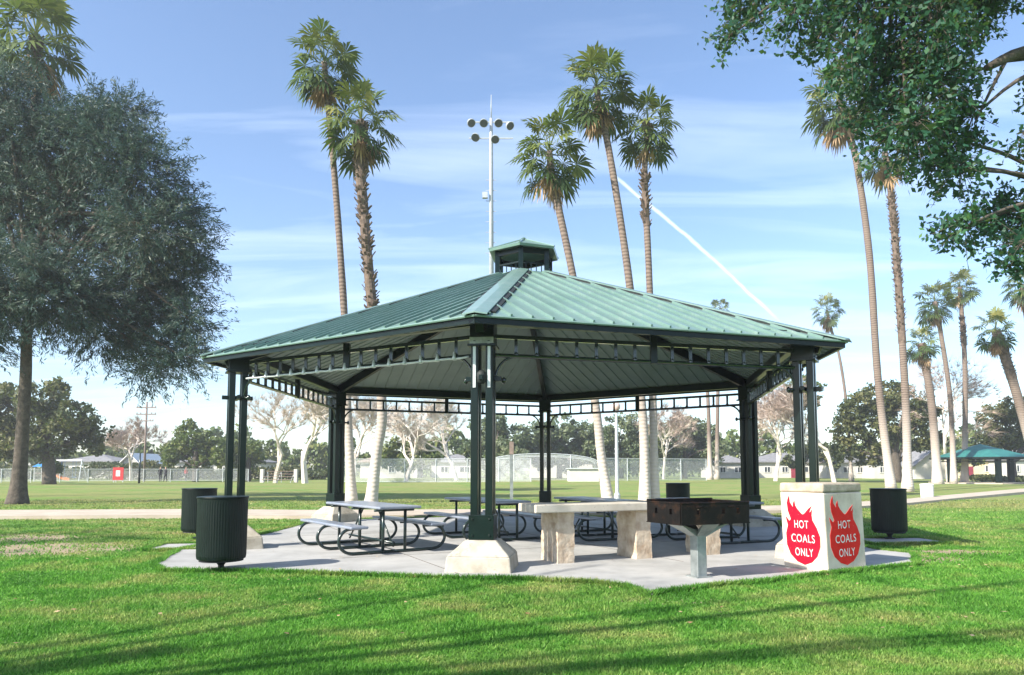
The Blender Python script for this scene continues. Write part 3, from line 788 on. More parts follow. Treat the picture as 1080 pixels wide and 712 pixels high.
# ------------------------------------------------------------------ palms
def smooth_path(pts, n=8):
    P = [Vector(p) for p in pts]; o = []
    for k in range(len(P) - 1):
        p0, p1, p2, p3 = P[max(k - 1, 0)], P[k], P[k + 1], P[min(k + 2, len(P) - 1)]
        for q in range(n):
            t = q / n; o.append(.5 * ((2 * p1) + (p2 - p0) * t + (2 * p0 - 5 * p1 + 4 * p2 - p3) * t * t + (3 * p1 - p0 - 3 * p2 + p3) * t ** 3))
    o.append(P[-1]); return o
def fan_frond(rr, base, az, el, pet, fan, segs=18, dead=False):
    V = []; Fq = []
    d = Vector((math.cos(az) * math.cos(el), math.sin(az) * math.cos(el), math.sin(el)))
    side = Vector((-math.sin(az), math.cos(az), 0)); side = Matrix.Rotation(rr.uniform(-.8, .8), 3, d) @ side
    up = d.cross(side)
    if up.z < 0: up = -up
    sag = Vector((0, 0, -1)) * pet * .16 * max(0, math.cos(el))
    w = .035 * fan; mid = base + d * pet * .5 - sag * .4; tip = base + d * pet + sag
    V += [base - side * w, base + side * w, mid + side * w * .7, mid - side * w * .7, tip + side * w * .5, tip - side * w * .5]; Fq += [(0, 1, 2, 3), (3, 2, 4, 5)]
    fd = (d + Vector((0, 0, -.45 * max(.15, math.cos(el))))).normalized()
    spread = R(142) if not dead else R(50)
    for k in range(segs):
        a = -spread + 2 * spread * (k + .5) / segs + rr.uniform(-.06, .06)
        ln = fan * (1 - .30 * abs(a) / spread) * rr.uniform(.85, 1.1)
        dd = (fd * math.cos(a) + side * math.sin(a)).normalized(); perp = (side * math.cos(a) - fd * math.sin(a)).normalized()
        droop = Vector((0, 0, -1)) * ln * (.26 if not dead else .2) * rr.uniform(.5, 1.6)
        fold = up * .05 * fan * (1 if k % 2 else -1)
        hw = ln * math.sin(spread / segs) * .64
        p0 = tip; p1 = tip + dd * ln * .6 + droop * .12 + fold; p2 = tip + dd * ln + droop
        i = len(V); V += [p0, p1 - perp * hw, p1 + perp * hw, p2]; Fq.append((i, i + 1, i + 3, i + 2))
    return V, Fq
def palm(label, trunk_px, dep, crown_px, crown_w, seed, r0, r1, boots=None, skirt=18, n=46, flare=1.5, gdep=None, dz=0):
    rr = random.Random(seed)
    pts = [atd(x, y, dep) for x, y in trunk_px]
    b = pts[0].copy(); b.z = dz - .1; pts[0] = b
    root = empty('palm_tree', (pts[0].x, dep, 0), label, 'palm tree', 'tall fan palms')
    path = smooth_path(pts, 8); k = len(path); H = path[-1].z
    rad = [(r0 + (r1 - r0) * min(1, (max(0, p.z) / H) ** .6)) * (1 + (flare - 1) * math.exp(-max(p.z, 0) / .9)) * (1 + .03 * rr.uniform(-1, 1)) for p in path]
    m = MB(); m.tube(path, rad, 14); tr = m.build('trunk', M['palm_trunk'], root, smooth=True); to_local(tr, root)
    if boots:
        for (t0, t1) in boots:
            m = MB(); i0_, i1_ = int(t0 * (k - 1)), min(int(t1 * (k - 1)) + 1, k - 1); m.tube(path[i0_:i1_ + 1], [q_ * 1.08 for q_ in rad[i0_:i1_ + 1]], 12)
            for q in range(int((t1 - t0) * H * 42)):
                t = t0 + (t1 - t0) * rr.random(); i = min(int(t * (k - 1)), k - 2); c = path[i].lerp(path[i + 1], t * (k - 1) - i)
                a = rr.uniform(0, 2 * PI); rd = rad[i]; o = Vector((math.cos(a), math.sin(a), 0)); s = rr.uniform(.12, .26)
                m.beam(c + o * rd * .7 - Vector((0, 0, .05)), c + o * (rd + s * .7) + Vector((0, 0, s * rr.uniform(.4, 1.3))), .10, .03)
            to_local(m.build('frond_stubs', M['boots'], root), root)
    cc = path[-1]; rw = crown_w * 1.06 / 2 / F * dep
    V = []; Q = []; rv = []
    n = int(n * .82)
    for q in range(n):
        t = (q + .5) / n; el = R(80) - R(134) * t ** .85 + rr.uniform(-.16, .16); az = q * 2.399963 + rr.uniform(-.25, .25)
        s = rw * rr.uniform(.82, 1.08)
        v, f = fan_frond(rr, cc + Vector((0, 0, .12 * rw - .28 * rw * t)), az, el, s * .60, s * .47)
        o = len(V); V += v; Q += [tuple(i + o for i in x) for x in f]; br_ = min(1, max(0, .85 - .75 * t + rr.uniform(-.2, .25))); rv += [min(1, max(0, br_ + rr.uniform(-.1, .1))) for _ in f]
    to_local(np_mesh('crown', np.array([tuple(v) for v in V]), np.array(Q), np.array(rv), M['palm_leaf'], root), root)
    if skirt:
        V = []; Q = []; rv = []
        for q in range(int(skirt * .75)):
            az = rr.uniform(0, 2 * PI); el = R(rr.uniform(-88, -52)); s = rw * rr.uniform(.5, .85)
            v, f = fan_frond(rr, cc - Vector((0, 0, rw * rr.uniform(.15, .45))), az, el, s * .45, s * .7, 9, True)
            o = len(V); V += v; Q += [tuple(i + o for i in x) for x in f]; c = rr.random(); rv += [c] * len(f)
        to_local(np_mesh('dead_fronds', np.array([tuple(v) for v in V]), np.array(Q), np.array(rv), M['palm_dead'], root), root)
    return root
D30 = 30.4
palm('tall fan palm with ragged brown skirt, leftmost of the pair above the left roof', [(371, 532), (367, 440), (363, 330), (354, 200), (345, 100), (342, 66)], D30, None, 84, 1, .19, .125, None, 26)
palm('shorter thick fan palm, crown just below and right of its taller neighbour', [(391, 532), (397, 480), (403, 430), (393, 330), (384, 230), (379, 160), (381, 128)], D30 - .4, None, 92, 2, .20, .20, [(.47, .96)], 14, 44)
palm('leaning fan palm with broad ragged crown nearest the light mast', [(642, 531), (634, 480), (627, 420), (604, 290), (585, 200), (579, 160)], 30.8, None, 92, 3, .20, .15, None, 12, 40)
palm('tallest fan palm of the trio above the right roof slope, with hanging brown fronds', [(680, 531), (678, 440), (664, 300), (646, 180), (634, 118), (629, 92)], 31, None, 90, 4, .21, .14, None, 26, 52)
palm('straight fan palm with shaggy stub band, rightmost of the trio above the roof', [(690, 531), (689, 440), (685, 300), (680, 190), (682, 150), (683, 132)], 31.4, None, 78, 5, .19, .13, [(.50, .62), (.9, .97)], 10, 40)
palm('fan palm at the far left, its crown rising above the feathery tree', [(20, 524), (26, 400), (34, 200), (38, 90), (38, 38)], 38, None, 108, 6, .25, .2, [(.8, .97)], 26, 50)
palm('very tall leaning palm with pale dead skirt, touching the overhanging foliage at right', [(940, 513), (926, 400), (917, 270), (903, 170), (892, 130), (885, 104)], 52, None, 82, 7, .30, .22, None, 46, 44)
palm('very tall palm with rough mid trunk, crown hidden in the overhanging foliage', [(957, 514), (955, 420), (945, 265), (938, 190), (933, 160)], 50, None, 66, 8, .30, .20, [(.36, .68)], 16, 34)
palm('slender distant palm just right of the pavilion roof tip', [(898, 505), (893, 430), (885, 375), (876, 345), (872, 327)], 95, None, 36, 9, .26, .16, None, 16, 34)
palm('short stout palm with tan skirt between the taller palms at right', [(989, 508), (983, 430), (976, 385), (972, 362)], 72, None, 40, 10, .42, .34, [(.6, .95)], 16, 32)
palm('tall slim palm with leaning trunk in the right hand palm cluster', [(1006, 507), (1002, 420), (992, 350), (986, 318)], 78, None, 46, 11, .30, .22, None, 14, 38)
palm('highest palm of the right hand cluster with upright thin trunk', [(1017, 507), (1018, 400), (1015, 340), (1012, 303)], 80, None, 40, 12, .34, .22, [(.5, .7)], 10, 38)
palm('stout palm with tan skirt leaning left near the right edge', [(1098, 520), (1082, 450), (1063, 385), (1050, 348)], 60, None, 46, 13, .40, .34, [(.6, .9)], 26, 34)
palm('palm cut by the right edge of the picture below the overhanging foliage', [(1096, 510), (1092, 400), (1082, 330), (1078, 300)], 74, None, 44, 14, .38, .24, None, 12, 36)
palm('small distant palm whose crown peeks just over the right roof slope', [(756, 505), (757, 420), (759, 360), (760, 325)], 105, None, 24, 15, .34, .2, None, 10, 30)
palm('thin distant palm with trunk seen under the right back frieze, crown behind the roof', [(749, 505), (747, 430), (744, 380), (742, 345)], 100, None, 26, 16, .36, .2, None, 10, 30)

# ------------------------------------------------------------------ leafy trees
def leaves(P, size, aspect=.5, up=None, jitter=1.0):
    n = len(P); d = RNG.normal(size=(n, 3)); d /= np.linalg.norm(d, axis=1)[:, None]
    if up is not None: d = d * .7 + up; d /= np.linalg.norm(d, axis=1)[:, None]
    r = RNG.normal(size=(n, 3)); s = np.cross(d, r); s /= np.linalg.norm(s, axis=1)[:, None] + 1e-9
    L = size * (.6 + .8 * RNG.random(n))[:, None]
    V = np.empty((n, 4, 3)); V[:, 0] = P - d * L * .5; V[:, 1] = P + s * L * aspect * .5; V[:, 2] = P + d * L * .5; V[:, 3] = P - s * L * aspect * .5
    return V.reshape(-1, 3), np.arange(n * 4).reshape(-1, 4)
def lump_points(c, r, n, sub=14, flat=.85, tight=.30):
    k = max(4, sub); d = RNG.normal(size=(k, 3)); d /= np.linalg.norm(d, axis=1)[:, None]
    cen = np.array(c) + d * r * (.45 + .5 * RNG.random(k))[:, None] * np.array([1, 1, flat])
    pick = RNG.integers(0, k, n); rs = tight * r * (.6 + .8 * RNG.random(k))
    q = RNG.normal(size=(n, 3)); q /= np.linalg.norm(q, axis=1)[:, None]; q *= (RNG.random(n) ** .45)[:, None]
    shade = RNG.random(k)
    return cen[pick] + q * rs[pick][:, None] * np.array([1, 1, .8]), shade[pick]
def tree(name, label, cat, group, trunk_px, dep, r_tr, lobes, leaf, dens, mat, bark='bark', flat=.85, sub=34, tight=.30, dthick=1.0):
    dens *= 2.2
    pts = [atd(x, y, dep) for x, y in trunk_px]; pts[0].z = -.1
    root = empty(name, (pts[0].x, dep, 0), label, cat, group)
    path = smooth_path(pts, 5); m = MB(); k = len(path)
    m.tube(path, [r_tr * (1.25 - .6 * i / (k - 1)) for i in range(k)], 10)
    allP = []; allS = []
    for (x, y, rp) in lobes:
        c = atd(x, y, dep + random.uniform(-1, 1) * rp / F * dep * .8 * dthick); r = rp / F * dep
        P, S = lump_points(c, r, int(dens * r * r), sub, flat, tight); allP.append(P); allS.append(S)
        s = path[int(k * .6)]; mid = s.lerp(c, .5) + Vector((random.uniform(-.1, .1), random.uniform(-.1, .1), .0)) * r
        m.tube(smooth_path([path[int(k * .45)], mid, c], 4), [r_tr * .45 * (1 - .1 * q) for q in range(9)], 6)
    to_local(m.build('trunk', M[bark], root, smooth=True), root)
    P = np.concatenate(allP); S = np.concatenate(allS)
    V, Q = leaves(P, leaf, .6); rnd = np.clip(S * .75 + RNG.random(len(P)) * .35 - .05, 0, 1)
    to_local(np_mesh('crown', V, Q, rnd, M[mat], root), root)
    return root
G1 = 'trees across the park'
tree('oak_tree', 'broad dark oak filling the far left behind the leaning tree trunk', 'tree', G1, [(52, 508), (50, 470), (45, 440)], 74, .55,
     [(10, 430, 34), (45, 425, 30), (75, 440, 28), (95, 455, 20), (55, 460, 30), (15, 465, 28), (-30, 440, 40), (100, 470, 12), (60, 410, 14), (-20, 470, 30)], .42, 120, 'leaf_oak')
tree('shrub', 'small round olive green bush in front of the playground fence', 'shrub', None, [(57, 506), (57, 500), (57, 495)], 82, .15, [(57, 491, 9), (53, 495, 6), (61, 495, 6)], .3, 260, 'leaf_mid')
tree('leafy_tree', 'mid green leafy tree left of the pavilion near the far fence', 'tree', G1, [(206, 506), (206, 490), (207, 475)], 95, .35,
     [(200, 462, 18), (220, 470, 18), (186, 476, 15), (210, 480, 18), (233, 482, 13), (178, 484, 10), (200, 448, 8)], .42, 150, 'leaf_mid')
tree('leafy_tree', 'yellowish green tree seen between the left pavilion columns', 'tree', G1, [(262, 506), (262, 490), (262, 475)], 100, .3,
     [(250, 470, 14), (268, 478, 16), (258, 486, 14), (245, 486, 10)], .42, 130, 'leaf_mid')
tree('conifer_tree', 'green tree behind the bare trees left of the front column', 'tree', G1, [(430, 505), (430, 490), (430, 478)], 108, .3,
     [(420, 475, 15), (440, 470, 15), (455, 482, 12), (405, 484, 12), (430, 488, 15)], .5, 110, 'leaf_mid')
tree('evergreen_tree', 'dense grey green evergreen right behind the front column', 'tree', G1, [(525, 505), (525, 480), (525, 460)], 112, .4,
     [(515, 455, 20), (540, 462, 20), (500, 475, 16), (530, 480, 22), (548, 484, 14), (525, 445, 10)], .5, 110, 'leaf_grey')
for (x0, lab) in [(590, 'wide grey green evergreen between the back centre column and the leaning palm trunk'), (655, 'grey green evergreen behind the park lamp post'), (722, 'rounded grey green evergreen left of the right back column')]:
    L = [(x0 + dx, y, r) for dx, y, r in [(-22, 462, 20), (0, 452, 20), (22, 460, 20), (-12, 478, 22), (15, 480, 22), (34, 475, 14), (-32, 480, 14)]]
    tree('evergreen_tree', lab, 'tree', G1, [(x0, 505), (x0, 480), (x0 + 2, 460)], 115 + (x0 % 7), .4, L, .5, 105, 'leaf_grey')
tree('leafy_tree', 'bright yellow green tree behind the right pavilion corner', 'tree', G1, [(842, 506), (842, 480), (842, 450)], 90, .3,
     [(842, 412, 15), (830, 422, 12), (855, 425, 12), (848, 402, 10), (862, 408, 8)], .4, 130, 'leaf_mid')
tree('oak_tree', 'large dark oak behind the tall palm trunks at right', 'tree', G1, [(945, 507), (944, 485), (940, 465)], 88, .6,
     [(905, 430, 24), (930, 418, 22), (955, 425, 24), (975, 440, 20), (895, 455, 20), (925, 450, 26), (960, 458, 24), (985, 465, 14), (890, 475, 15), (915, 478, 18)], .42, 120, 'leaf_oak')
tree('oak_tree', 'dark oak at the right edge behind the green roofed picnic shelter', 'tree', G1, [(1068, 507), (1066, 485), (1062, 470)], 92, .5,
     [(1045, 440, 20), (1068, 432, 20), (1090, 440, 22), (1040, 462, 16), (1062, 460, 20), (1085, 465, 18), (1115, 445, 25), (1110, 470, 22)], .42, 120, 'leaf_oak')
tree('leafy_tree', 'low leafy tree between the palms and the distant houses at right', 'tree', G1, [(1008, 506), (1008, 496), (1008, 490)], 110, .25,
     [(1002, 480, 10), (1018, 478, 12), (1030, 484, 10), (1010, 488, 10)], .42, 120, 'leaf_mid')
tree('leafy_tree', 'dark leafy tree beside the right back column', 'tree', G1, [(858, 505), (858, 490), (858, 480)], 118, .3,
     [(850, 478, 13), (868, 476, 13), (835, 486, 10), (880, 486, 10)], .5, 110, 'leaf_oak')

# bare white-barked trees
def bare_tree(label, x, ybase, ytop, dep, seed, mat='palebark', tw='twig', lean=0, spread=1.0, r0=.3):
    rr = random.Random(seed); b = atd(x, ybase, dep); b.z = -.1; H = atd(x, ytop, dep).z
    root = empty('bare_tree', (b.x, dep, 0), label, 'tree', 'bare winter trees')
    m = MB(); tips = []
    def grow(p, d, L, r, lv):
        pts = [p]; q = p.copy(); dd = d.copy()
        for s in range(3):
            dd = (dd + Vector((rr.uniform(-1, 1), rr.uniform(-1, 1), rr.uniform(-.3, .6))) * .16).normalized(); q = q + dd * L / 3; pts.append(q.copy())
        m.tube(pts, [r, r * .9, r * .8, r * .68], 5 if lv < 2 else 3, cap=False)
        if lv >= 3: tips.extend([(pts[-1], dd)] if lv >= 5 else [(pts[2], dd), (pts[-1], dd)])
        if lv >= 5: return
        for k in range(rr.choice((2, 3, 3)) if lv < 4 else 3):
            a = rr.uniform(0, 2 * PI); t = R(rr.uniform(18, 48)) * spread
            x_ = dd.orthogonal().normalized(); y_ = dd.cross(x_)
            nd = (dd * math.cos(t) + (x_ * math.cos(a) + y_ * math.sin(a)) * math.sin(t)); nd.z += .12; nd.normalize()
            grow(pts[-1] if k else pts[2], nd, L * rr.uniform(.66, .86), r * .62, lv + 1)
    grow(b, Vector((lean, 0, 1)).normalized(), H * .38, r0, 0)
    to_local(m.build('trunk', M[mat], root), root)
    V = []; Q = []
    for (p, d) in tips:
        for k in range(16):
            e = (d + Vector((rr.uniform(-1, 1), rr.uniform(-1, 1), rr.uniform(-.7, .9))) * .9).normalized() * rr.uniform(.7, 2.0) * H / 12
            s = e.orthogonal().normalized() * .022; i = len(V); V += [p - s, p + s, p + e]; Q.append((i, i + 1, i + 2))
    to_local(np_mesh('twigs', np.array([tuple(v) for v in V]), np.array(Q), RNG.random(len(Q)), M[tw], root), root)
bare_tree('large spreading white barked bare tree between the left pavilion columns', 322, 508, 418, 78, 21, spread=1.15, r0=.38)
bare_tree('bare pale tree at the left edge of the white barked group', 290, 508, 425, 84, 22, spread=1.1, r0=.3)
bare_tree('bare pale tree just left of the thick palm trunk under the roof', 372, 506, 428, 92, 23, r0=.28)
bare_tree('bare pale tree right of the thick palm trunk', 428, 506, 432, 88, 24, spread=1.2, r0=.3, lean=.15)
bare_tree('bare pale tree immediately left of the front column', 482, 506, 430, 90, 25, spread=1.2, r0=.3, lean=-.25)
bare_tree('russet twigged bare tree right of the back right column', 818, 507, 428, 88, 26, tw='rtwig', spread=1.1, r0=.28)
bare_tree('russet bare tree with a white leaning trunk by the slender palm', 880, 507, 415, 84, 27, tw='rtwig', lean=-.2, r0=.3)
bare_tree('thin bare tree between the right hand palms', 1000, 507, 408, 86, 28, tw='rtwig', r0=.22)
bare_tree('thin bare tree behind the utility pole', 138, 507, 448, 100, 29, tw='rtwig', r0=.25, spread=1.2)
bare_tree('faint bare tree left of the right back column, beyond the ball field', 700, 506, 440, 105, 30, tw='rtwig', r0=.25)

# ---------- the big grey-green tree at left (fine, feathery foliage)
def feathery():
    dep = 30.0; tp = [(18, 532), (22, 480), (27, 400), (30, 330), (45, 240), (60, 170)]
    pts = [atd(x, y, dep) for x, y in tp]; pts[0].z = -.1
    root = empty('feathery_tree', (pts[0].x, dep, 0), 'big dark grey green tree with feathery leaning crown covering the left side', 'tree')
    path = smooth_path(pts, 6); m = MB(); k = len(path); m.tube(path, [.18 * math.exp(-max(p.z, 0) / .5) + .29 * (1 - .6 * i / k) for i, p in enumerate(path)], 12)
    lobes = [(20, 140, 55), (70, 150, 48), (115, 150, 42), (150, 185, 42), (30, 210, 70), (95, 225, 70), (160, 240, 46), (185, 225, 26), (182, 290, 38), (140, 300, 55), (70, 310, 60), (10, 300, 60), (198, 335, 20), (165, 350, 38), (110, 350, 40), (160, 388, 20), (190, 375, 20), (-40, 180, 70), (-60, 260, 80), (-30, 340, 50), (205, 262, 16), (5, 90, 28), (-20, 120, 40), (130, 118, 16), (100, 118, 20)]
    P = []; D = []; S = []; TW = []
    for (x, y, rp) in lobes:
        c = atd(x, y, dep + random.uniform(-1, 1) * rp / F * dep * .9); r = rp / F * dep
        s = path[int(k * random.uniform(.55, .85))]
        m.tube(smooth_path([s, s.lerp(c, .5) + Vector((0, 0, .3)), c], 4), [.13 - .011 * q for q in range(9)], 6)
        nt_ = int(74 * r * r) + 45
        for q in range(nt_):
            d = Vector(RNG.normal(size=3)).normalized(); d.z = d.z * .8; st = c + d * r * random.uniform(.2, .8)
            dd = (d + Vector((.25, 0, .1)) + Vector(RNG.normal(size=3)) * .35).normalized(); L = random.uniform(.8, 1.7)
            droop = Vector((0, 0, -.35)); sh = random.random()
            pp = [st, st + dd * L * .5 + droop * L * .1, st + dd * L + droop * L * .35]; TW.append(pp)
            for w in range(38):
                t = random.random() ** .8; a = pp[0].lerp(pp[1], t * 2) if t < .5 else pp[1].lerp(pp[2], t * 2 - 1)
                P.append((a.x + random.gauss(0, .07), a.y + random.gauss(0, .07), a.z + random.gauss(0, .07))); D.append((dd.x, dd.y, dd.z - .3)); S.append(sh * .6 + random.random() * .4)
    to_local(m.build('trunk', M['bark'], root, smooth=True), root)
    m = MB()
    for pp in TW[::2]:
        s = (pp[2] - pp[0]).orthogonal().normalized() * .012; m.add([pp[0] - s, pp[0] + s, pp[1] + s * .6, pp[1] - s * .6, pp[2]], [(0, 1, 2, 3), (3, 2, 4)])
    to_local(m.build('twigs', M['bark'], root), root)
    V, Q = leaves(np.array(P), .21, .17, np.array(D) * .8)
    to_local(np_mesh('crown', V, Q, np.array(S), M['leaf_olive'], root), root); print('feathery leaves', len(P))
feathery()

# ---------- overhanging broadleaf branches at upper right
def overhang():
    dep = 10.5; bx = 10.8
    root = empty('shade_tree', (bx, 11, 0), 'leafy broadleaf tree whose dark green boughs hang into the upper right corner', 'tree')
    m = MB(); tp = smooth_path([Vector((bx, 11, -.1)), Vector((bx - .1, 11, 2.2)), Vector((bx - .3, 10.9, 4.6)), Vector((bx - .9, 10.8, 7.4)), Vector((bx - 1.6, 10.6, 9.8))], 6)
    m.tube(tp, [.42 - .01 * i for i in range(len(tp))], 12)
    L = [(800, -8, 26), (775, 18, 15), (835, 15, 24), (870, 20, 24), (905, 20, 30), (945, 30, 38), (985, 30, 42), (1018, 18, 32), (895, 62, 22), (935, 85, 36), (975, 95, 42), (1008, 85, 28), (915, 118, 22), (955, 135, 34), (995, 145, 30), (1025, 125, 16), (1010, 180, 18), (985, 175, 20), (1055, -20, 26),
         (1082, 140, 10), (1112, 90, 24), (1112, 195, 28), (1080, 225, 30), (1045, 232, 22), (1015, 240, 16), (1075, 262, 20), (1110, 250, 40), (1000, 250, 9), (860, 45, 12), (770, 38, 8), (1000, -40, 60), (900, -50, 60), (1100, -60, 60)]
    P = []; S = []; rr = random.Random(5)
    hubs = [atd(1150, 210, 10.7), atd(1130, 60, 10.7), atd(1050, -60, 10.6), atd(950, -70, 10.4)]
    m.tube(smooth_path([tp[10], hubs[0]], 4), [.16 - .01 * i for i in range(5)], 8)
    m.tube(smooth_path([tp[16], hubs[1], atd(1080, 55, 10.5), atd(1040, 72, 10.4)], 4), [.17 - .010 * i for i in range(13)], 8)
    m.tube(smooth_path([tp[20], hubs[2], hubs[3], atd(850, -40, 10.2), atd(790, -12, 10.1)], 4), [.17 - .0085 * i for i in range(17)], 8)
    m.tube(smooth_path([atd(1062, 62, 10.45), atd(1045, 95, 10.4), atd(1028, 130, 10.3)], 4), [.03 - .002 * i for i in range(9)], 6)
    for (x, y, rp) in L:
        c = atd(x, y, dep + rr.uniform(-1, 1) * .9); r = rp / F * dep
        h = min(hubs, key=lambda q: (q - c).length)
        m.tube(smooth_path([h, h.lerp(c, .55) + Vector((0, 0, .15)), c], 4), [.05 - .0045 * i for i in range(9)], 5)
        nt_ = int(340 * r * r) + 8
        for q in range(nt_):
            d = Vector(RNG.normal(size=3)).normalized(); st = c + d * r * rr.random() ** .4 * .95
            dd = (d + Vector((-.2, 0, -.5))).normalized(); LN = rr.uniform(.15, .40); sh = rr.random(); m.tube([st - dd * .15, st + dd * LN], [.006, .003], 3, cap=False)
            for w in range(13):
                t = rr.random(); a = st + dd * LN * t; P.append((a.x + rr.gauss(0, .055), a.y + rr.gauss(0, .055), a.z + rr.gauss(0, .055))); S.append(sh * .5 + rr.random() * .5)
    to_local(m.build('trunk', M['bark'], root, smooth=True), root)
    V, Q = leaves(np.array(P), .094, .54)
    to_local(np_mesh('crown', V, Q, np.array(S), M['leaf_ficus'], root), root); print('overhang leaves', len(P))
overhang()

# ---------- shade trees out of frame at left: their shadows lie across the lawn
def side_tree(x, y, top, label, seed, lobes, n):
    rr = random.Random(seed); root = empty('shade_tree', (x, y, 0), label, 'tree')
    m = MB(); tp = smooth_path([Vector((x, y, -.1)), Vector((x + .1, y, top * .35)), Vector((x - .1, y + .1, top * .7))], 5); m.tube(tp, [.3 - .012 * i for i in range(11)], 10)
    P = []; S = []
    for (dx, dy, z, r) in lobes:
        c = Vector((x + dx, y + dy, z)); m.tube(smooth_path([tp[6], tp[6].lerp(c, .5), c], 3), [.09 - .01 * i for i in range(7)], 6)
        p, s = lump_points(c, r, int(n * r * r), 12, .6, .3); P.append(p); S.append(s)
    to_local(m.build('trunk', M['bark'], root, smooth=True), root)
    P = np.concatenate(P); V, Q = leaves(P, .13, .5); to_local(np_mesh('crown', V, Q, np.concatenate(S), M['leaf_ficus'], root), root)
side_tree(-9.5, .4, 9, 'leafy tree left of the viewpoint, casting dappled shade over the near lawn', 3,
          [(0, 0, 9.5, 1.8), (3.0, .5, 9.4, 1.5), (-2, 1, 9, 1.6), (1.2, 3.0, 8.8, 1.2), (-1, -2.6, 9, 1.5), (5.6, 1.0, 9.2, 1.3), (8.6, -.6, 9.4, 1.3), (5.4, -2.8, 9.6, 1.3), (11.6, .6, 9.4, 1.2), (8.8, 2.6, 9.2, 1.0), (2.0, -1.6, 9.0, 1.0), (12, -2.4, 9.2, 1.0)], 30)
side_tree(-17.5, 8.5, 8, 'leafy tree beyond the left edge of the picture, shading the lawn beside the slab', 4,
          [(0, 0, 7.5, 1.6), (2.2, 1, 6.4, 1.2), (-2, 1, 7, 1.4), (1, -2.2, 6.4, 1.3), (0, 2.8, 6.4, 1.2), (-1.5, 4.5, 6, 1.2)], 260)
side_tree(-30, 24, 12, 'tall leafy tree beyond the left edge, shading the lawn near the footpath', 6,
          [(0, 0, 11, 3), (3, 1, 8, 2.4), (-3, 1, 9, 2.6), (1, -3, 8, 2.4), (0, 4, 8, 2.4)], 130)

# ------------------------------------------------------------------ masts and poles
def lightmast():
    dep = 60; x = 518; root_p = atd(x, 500, dep); zt = atd(x, 100, dep).z; z = lambda y: atd(x, y, dep).z
    X = atd(x, 135, dep).x; X0 = atd(x + 1, 500, dep).x
    root = empty('light_mast', (X0, dep, 0), 'tall pale floodlight mast with six lamps behind the pavilion roof', 'light mast')
    m = MB(); m.tube([(X0, dep, -.1), (X, dep, z(145)), (X, dep, z(125))], [.26, .16, .13], 12)
    m.tube([(X, dep, z(125)), (X, dep, zt)], [.06, .03], 8)
    to_local(m.build('pole', M['mast'], root, smooth=True), root)
    for y in (129, 146): m = MB(); m.beam((X - 1.9, dep, z(y)), (X + 1.9, dep, z(y)), .10, .10); to_local(m.build('crossarm', M['mast'], root), root)
    for y in range(190, 275, 11): m = MB(); m.beam((X - .45, dep, z(y)), (X + .45, dep, z(y)), .05, .05); to_local(m.build('rung', M['mast'], root), root)
    m = MB(); m.box((X - .5, dep - .2, z(207)), (.45, .35, .5)); to_local(m.build('junction_box', M['mast'], root), root)
    for i, (dx, y) in enumerate([(-1.75, 131), (-.62, 131), (.62, 131), (1.55, 134), (-1.3, 146), (.35, 148)]):
        m = MB(); c = Vector((X + dx, dep - .35, z(y))); 
        a = Vector((random.uniform(-.6, .6), -.7, -.8)).normalized()
        m.tube([c - a * .3, c - a * .12, c + a * .1, c + a * .24], [.10, .26, .36, .37], 14)
        lp = m.build('floodlight', M['mast'], root, smooth=False); to_local(lp, root)
        m = MB(); m.tube([c + a * .242, c + a * .25], [.33, .33], 14); to_local(m.build('lens', M['window'], lp), lp)
lightmast()
def utility_pole(x, ytop, dep, label, r=.16, arms=((430, 1.3), (437, 1.3), (444, 1.0)), mat='wood_pole', cat='utility pole', name='utility_pole'):
    p = atd(x, 500, dep); zt = atd(x, ytop, dep).z
    root = empty(name, (p.x, dep, 0), label, cat)
    m = MB(); m.tube([(p.x, dep, -.1), (p.x, dep, zt)], [r, r * .7], 10); to_local(m.build('pole', M[mat], root, smooth=True), root)
    m = MB()
    for y, w in arms:
        z = atd(x, y, dep).z; m.beam((p.x - w, dep - .1, z), (p.x + w, dep - .1, z), .12, .14)
        for s in (-1, -.6, .6, 1): m.lathe([(.04, .07), (.06, .16), (.03, .25)], (p.x + s * w * .93, dep - .1, z), 8)
    if arms: to_local(m.build('crossarms', M[mat], root), root)
    return root
utility_pole(152, 424, 95, 'wooden utility pole with three crossarms above the playground')
utility_pole(187, 428, 140, 'thin distant pole to the right of the utility pole', .12, ((430, 1.2),), 'galv', 'light pole', 'light_pole')
utility_pole(147, 478, 82, 'short dark post in front of the utility pole', .12, (), 'frame_paint', 'post', 'post')
# park lamp post
def lamp_post(x, ytop, ybase, label):
    b = atz(x, ybase); root = empty('lamp_post', (b.x, b.y, 0), label, 'lamp post'); zt = atd(x, ytop, b.y).z
    m = MB(); m.lathe([(.14, 0), (.14, .3), (.085, .4), (.06, zt - .45), (.09, zt - .42), (.12, zt - .36)], n=14); m.build('pole', M['galv'], root)
    m = MB(); m.lathe([(.10, zt - .36), (.17, zt - .25), (.19, zt - .12), (.14, zt - .02), (.05, zt + .02)], n=16); m.build('lamp_globe', M['lamp_glass'], root, smooth=True)
lamp_post(651, 425, 529, 'park lamp post with round lamp between the leaning palm trunk and the palm pair')
def box_post():
    b = atz(539.5, 533); root = empty('marker_post', (b.x, b.y, 0), 'short grey square post just right of the front column, beyond the slab', 'post'); zt = atd(540, 466, b.y).z
    m = MB(); m.box((0, 0, zt / 2), (.13, .13, zt)); m.build('pole', M['steel'], root)
    m = MB(); m.box((0, 0, zt - .25), (.17, .17, .5)); m.build('top_sleeve', M['wood_pole'], root)
box_post()

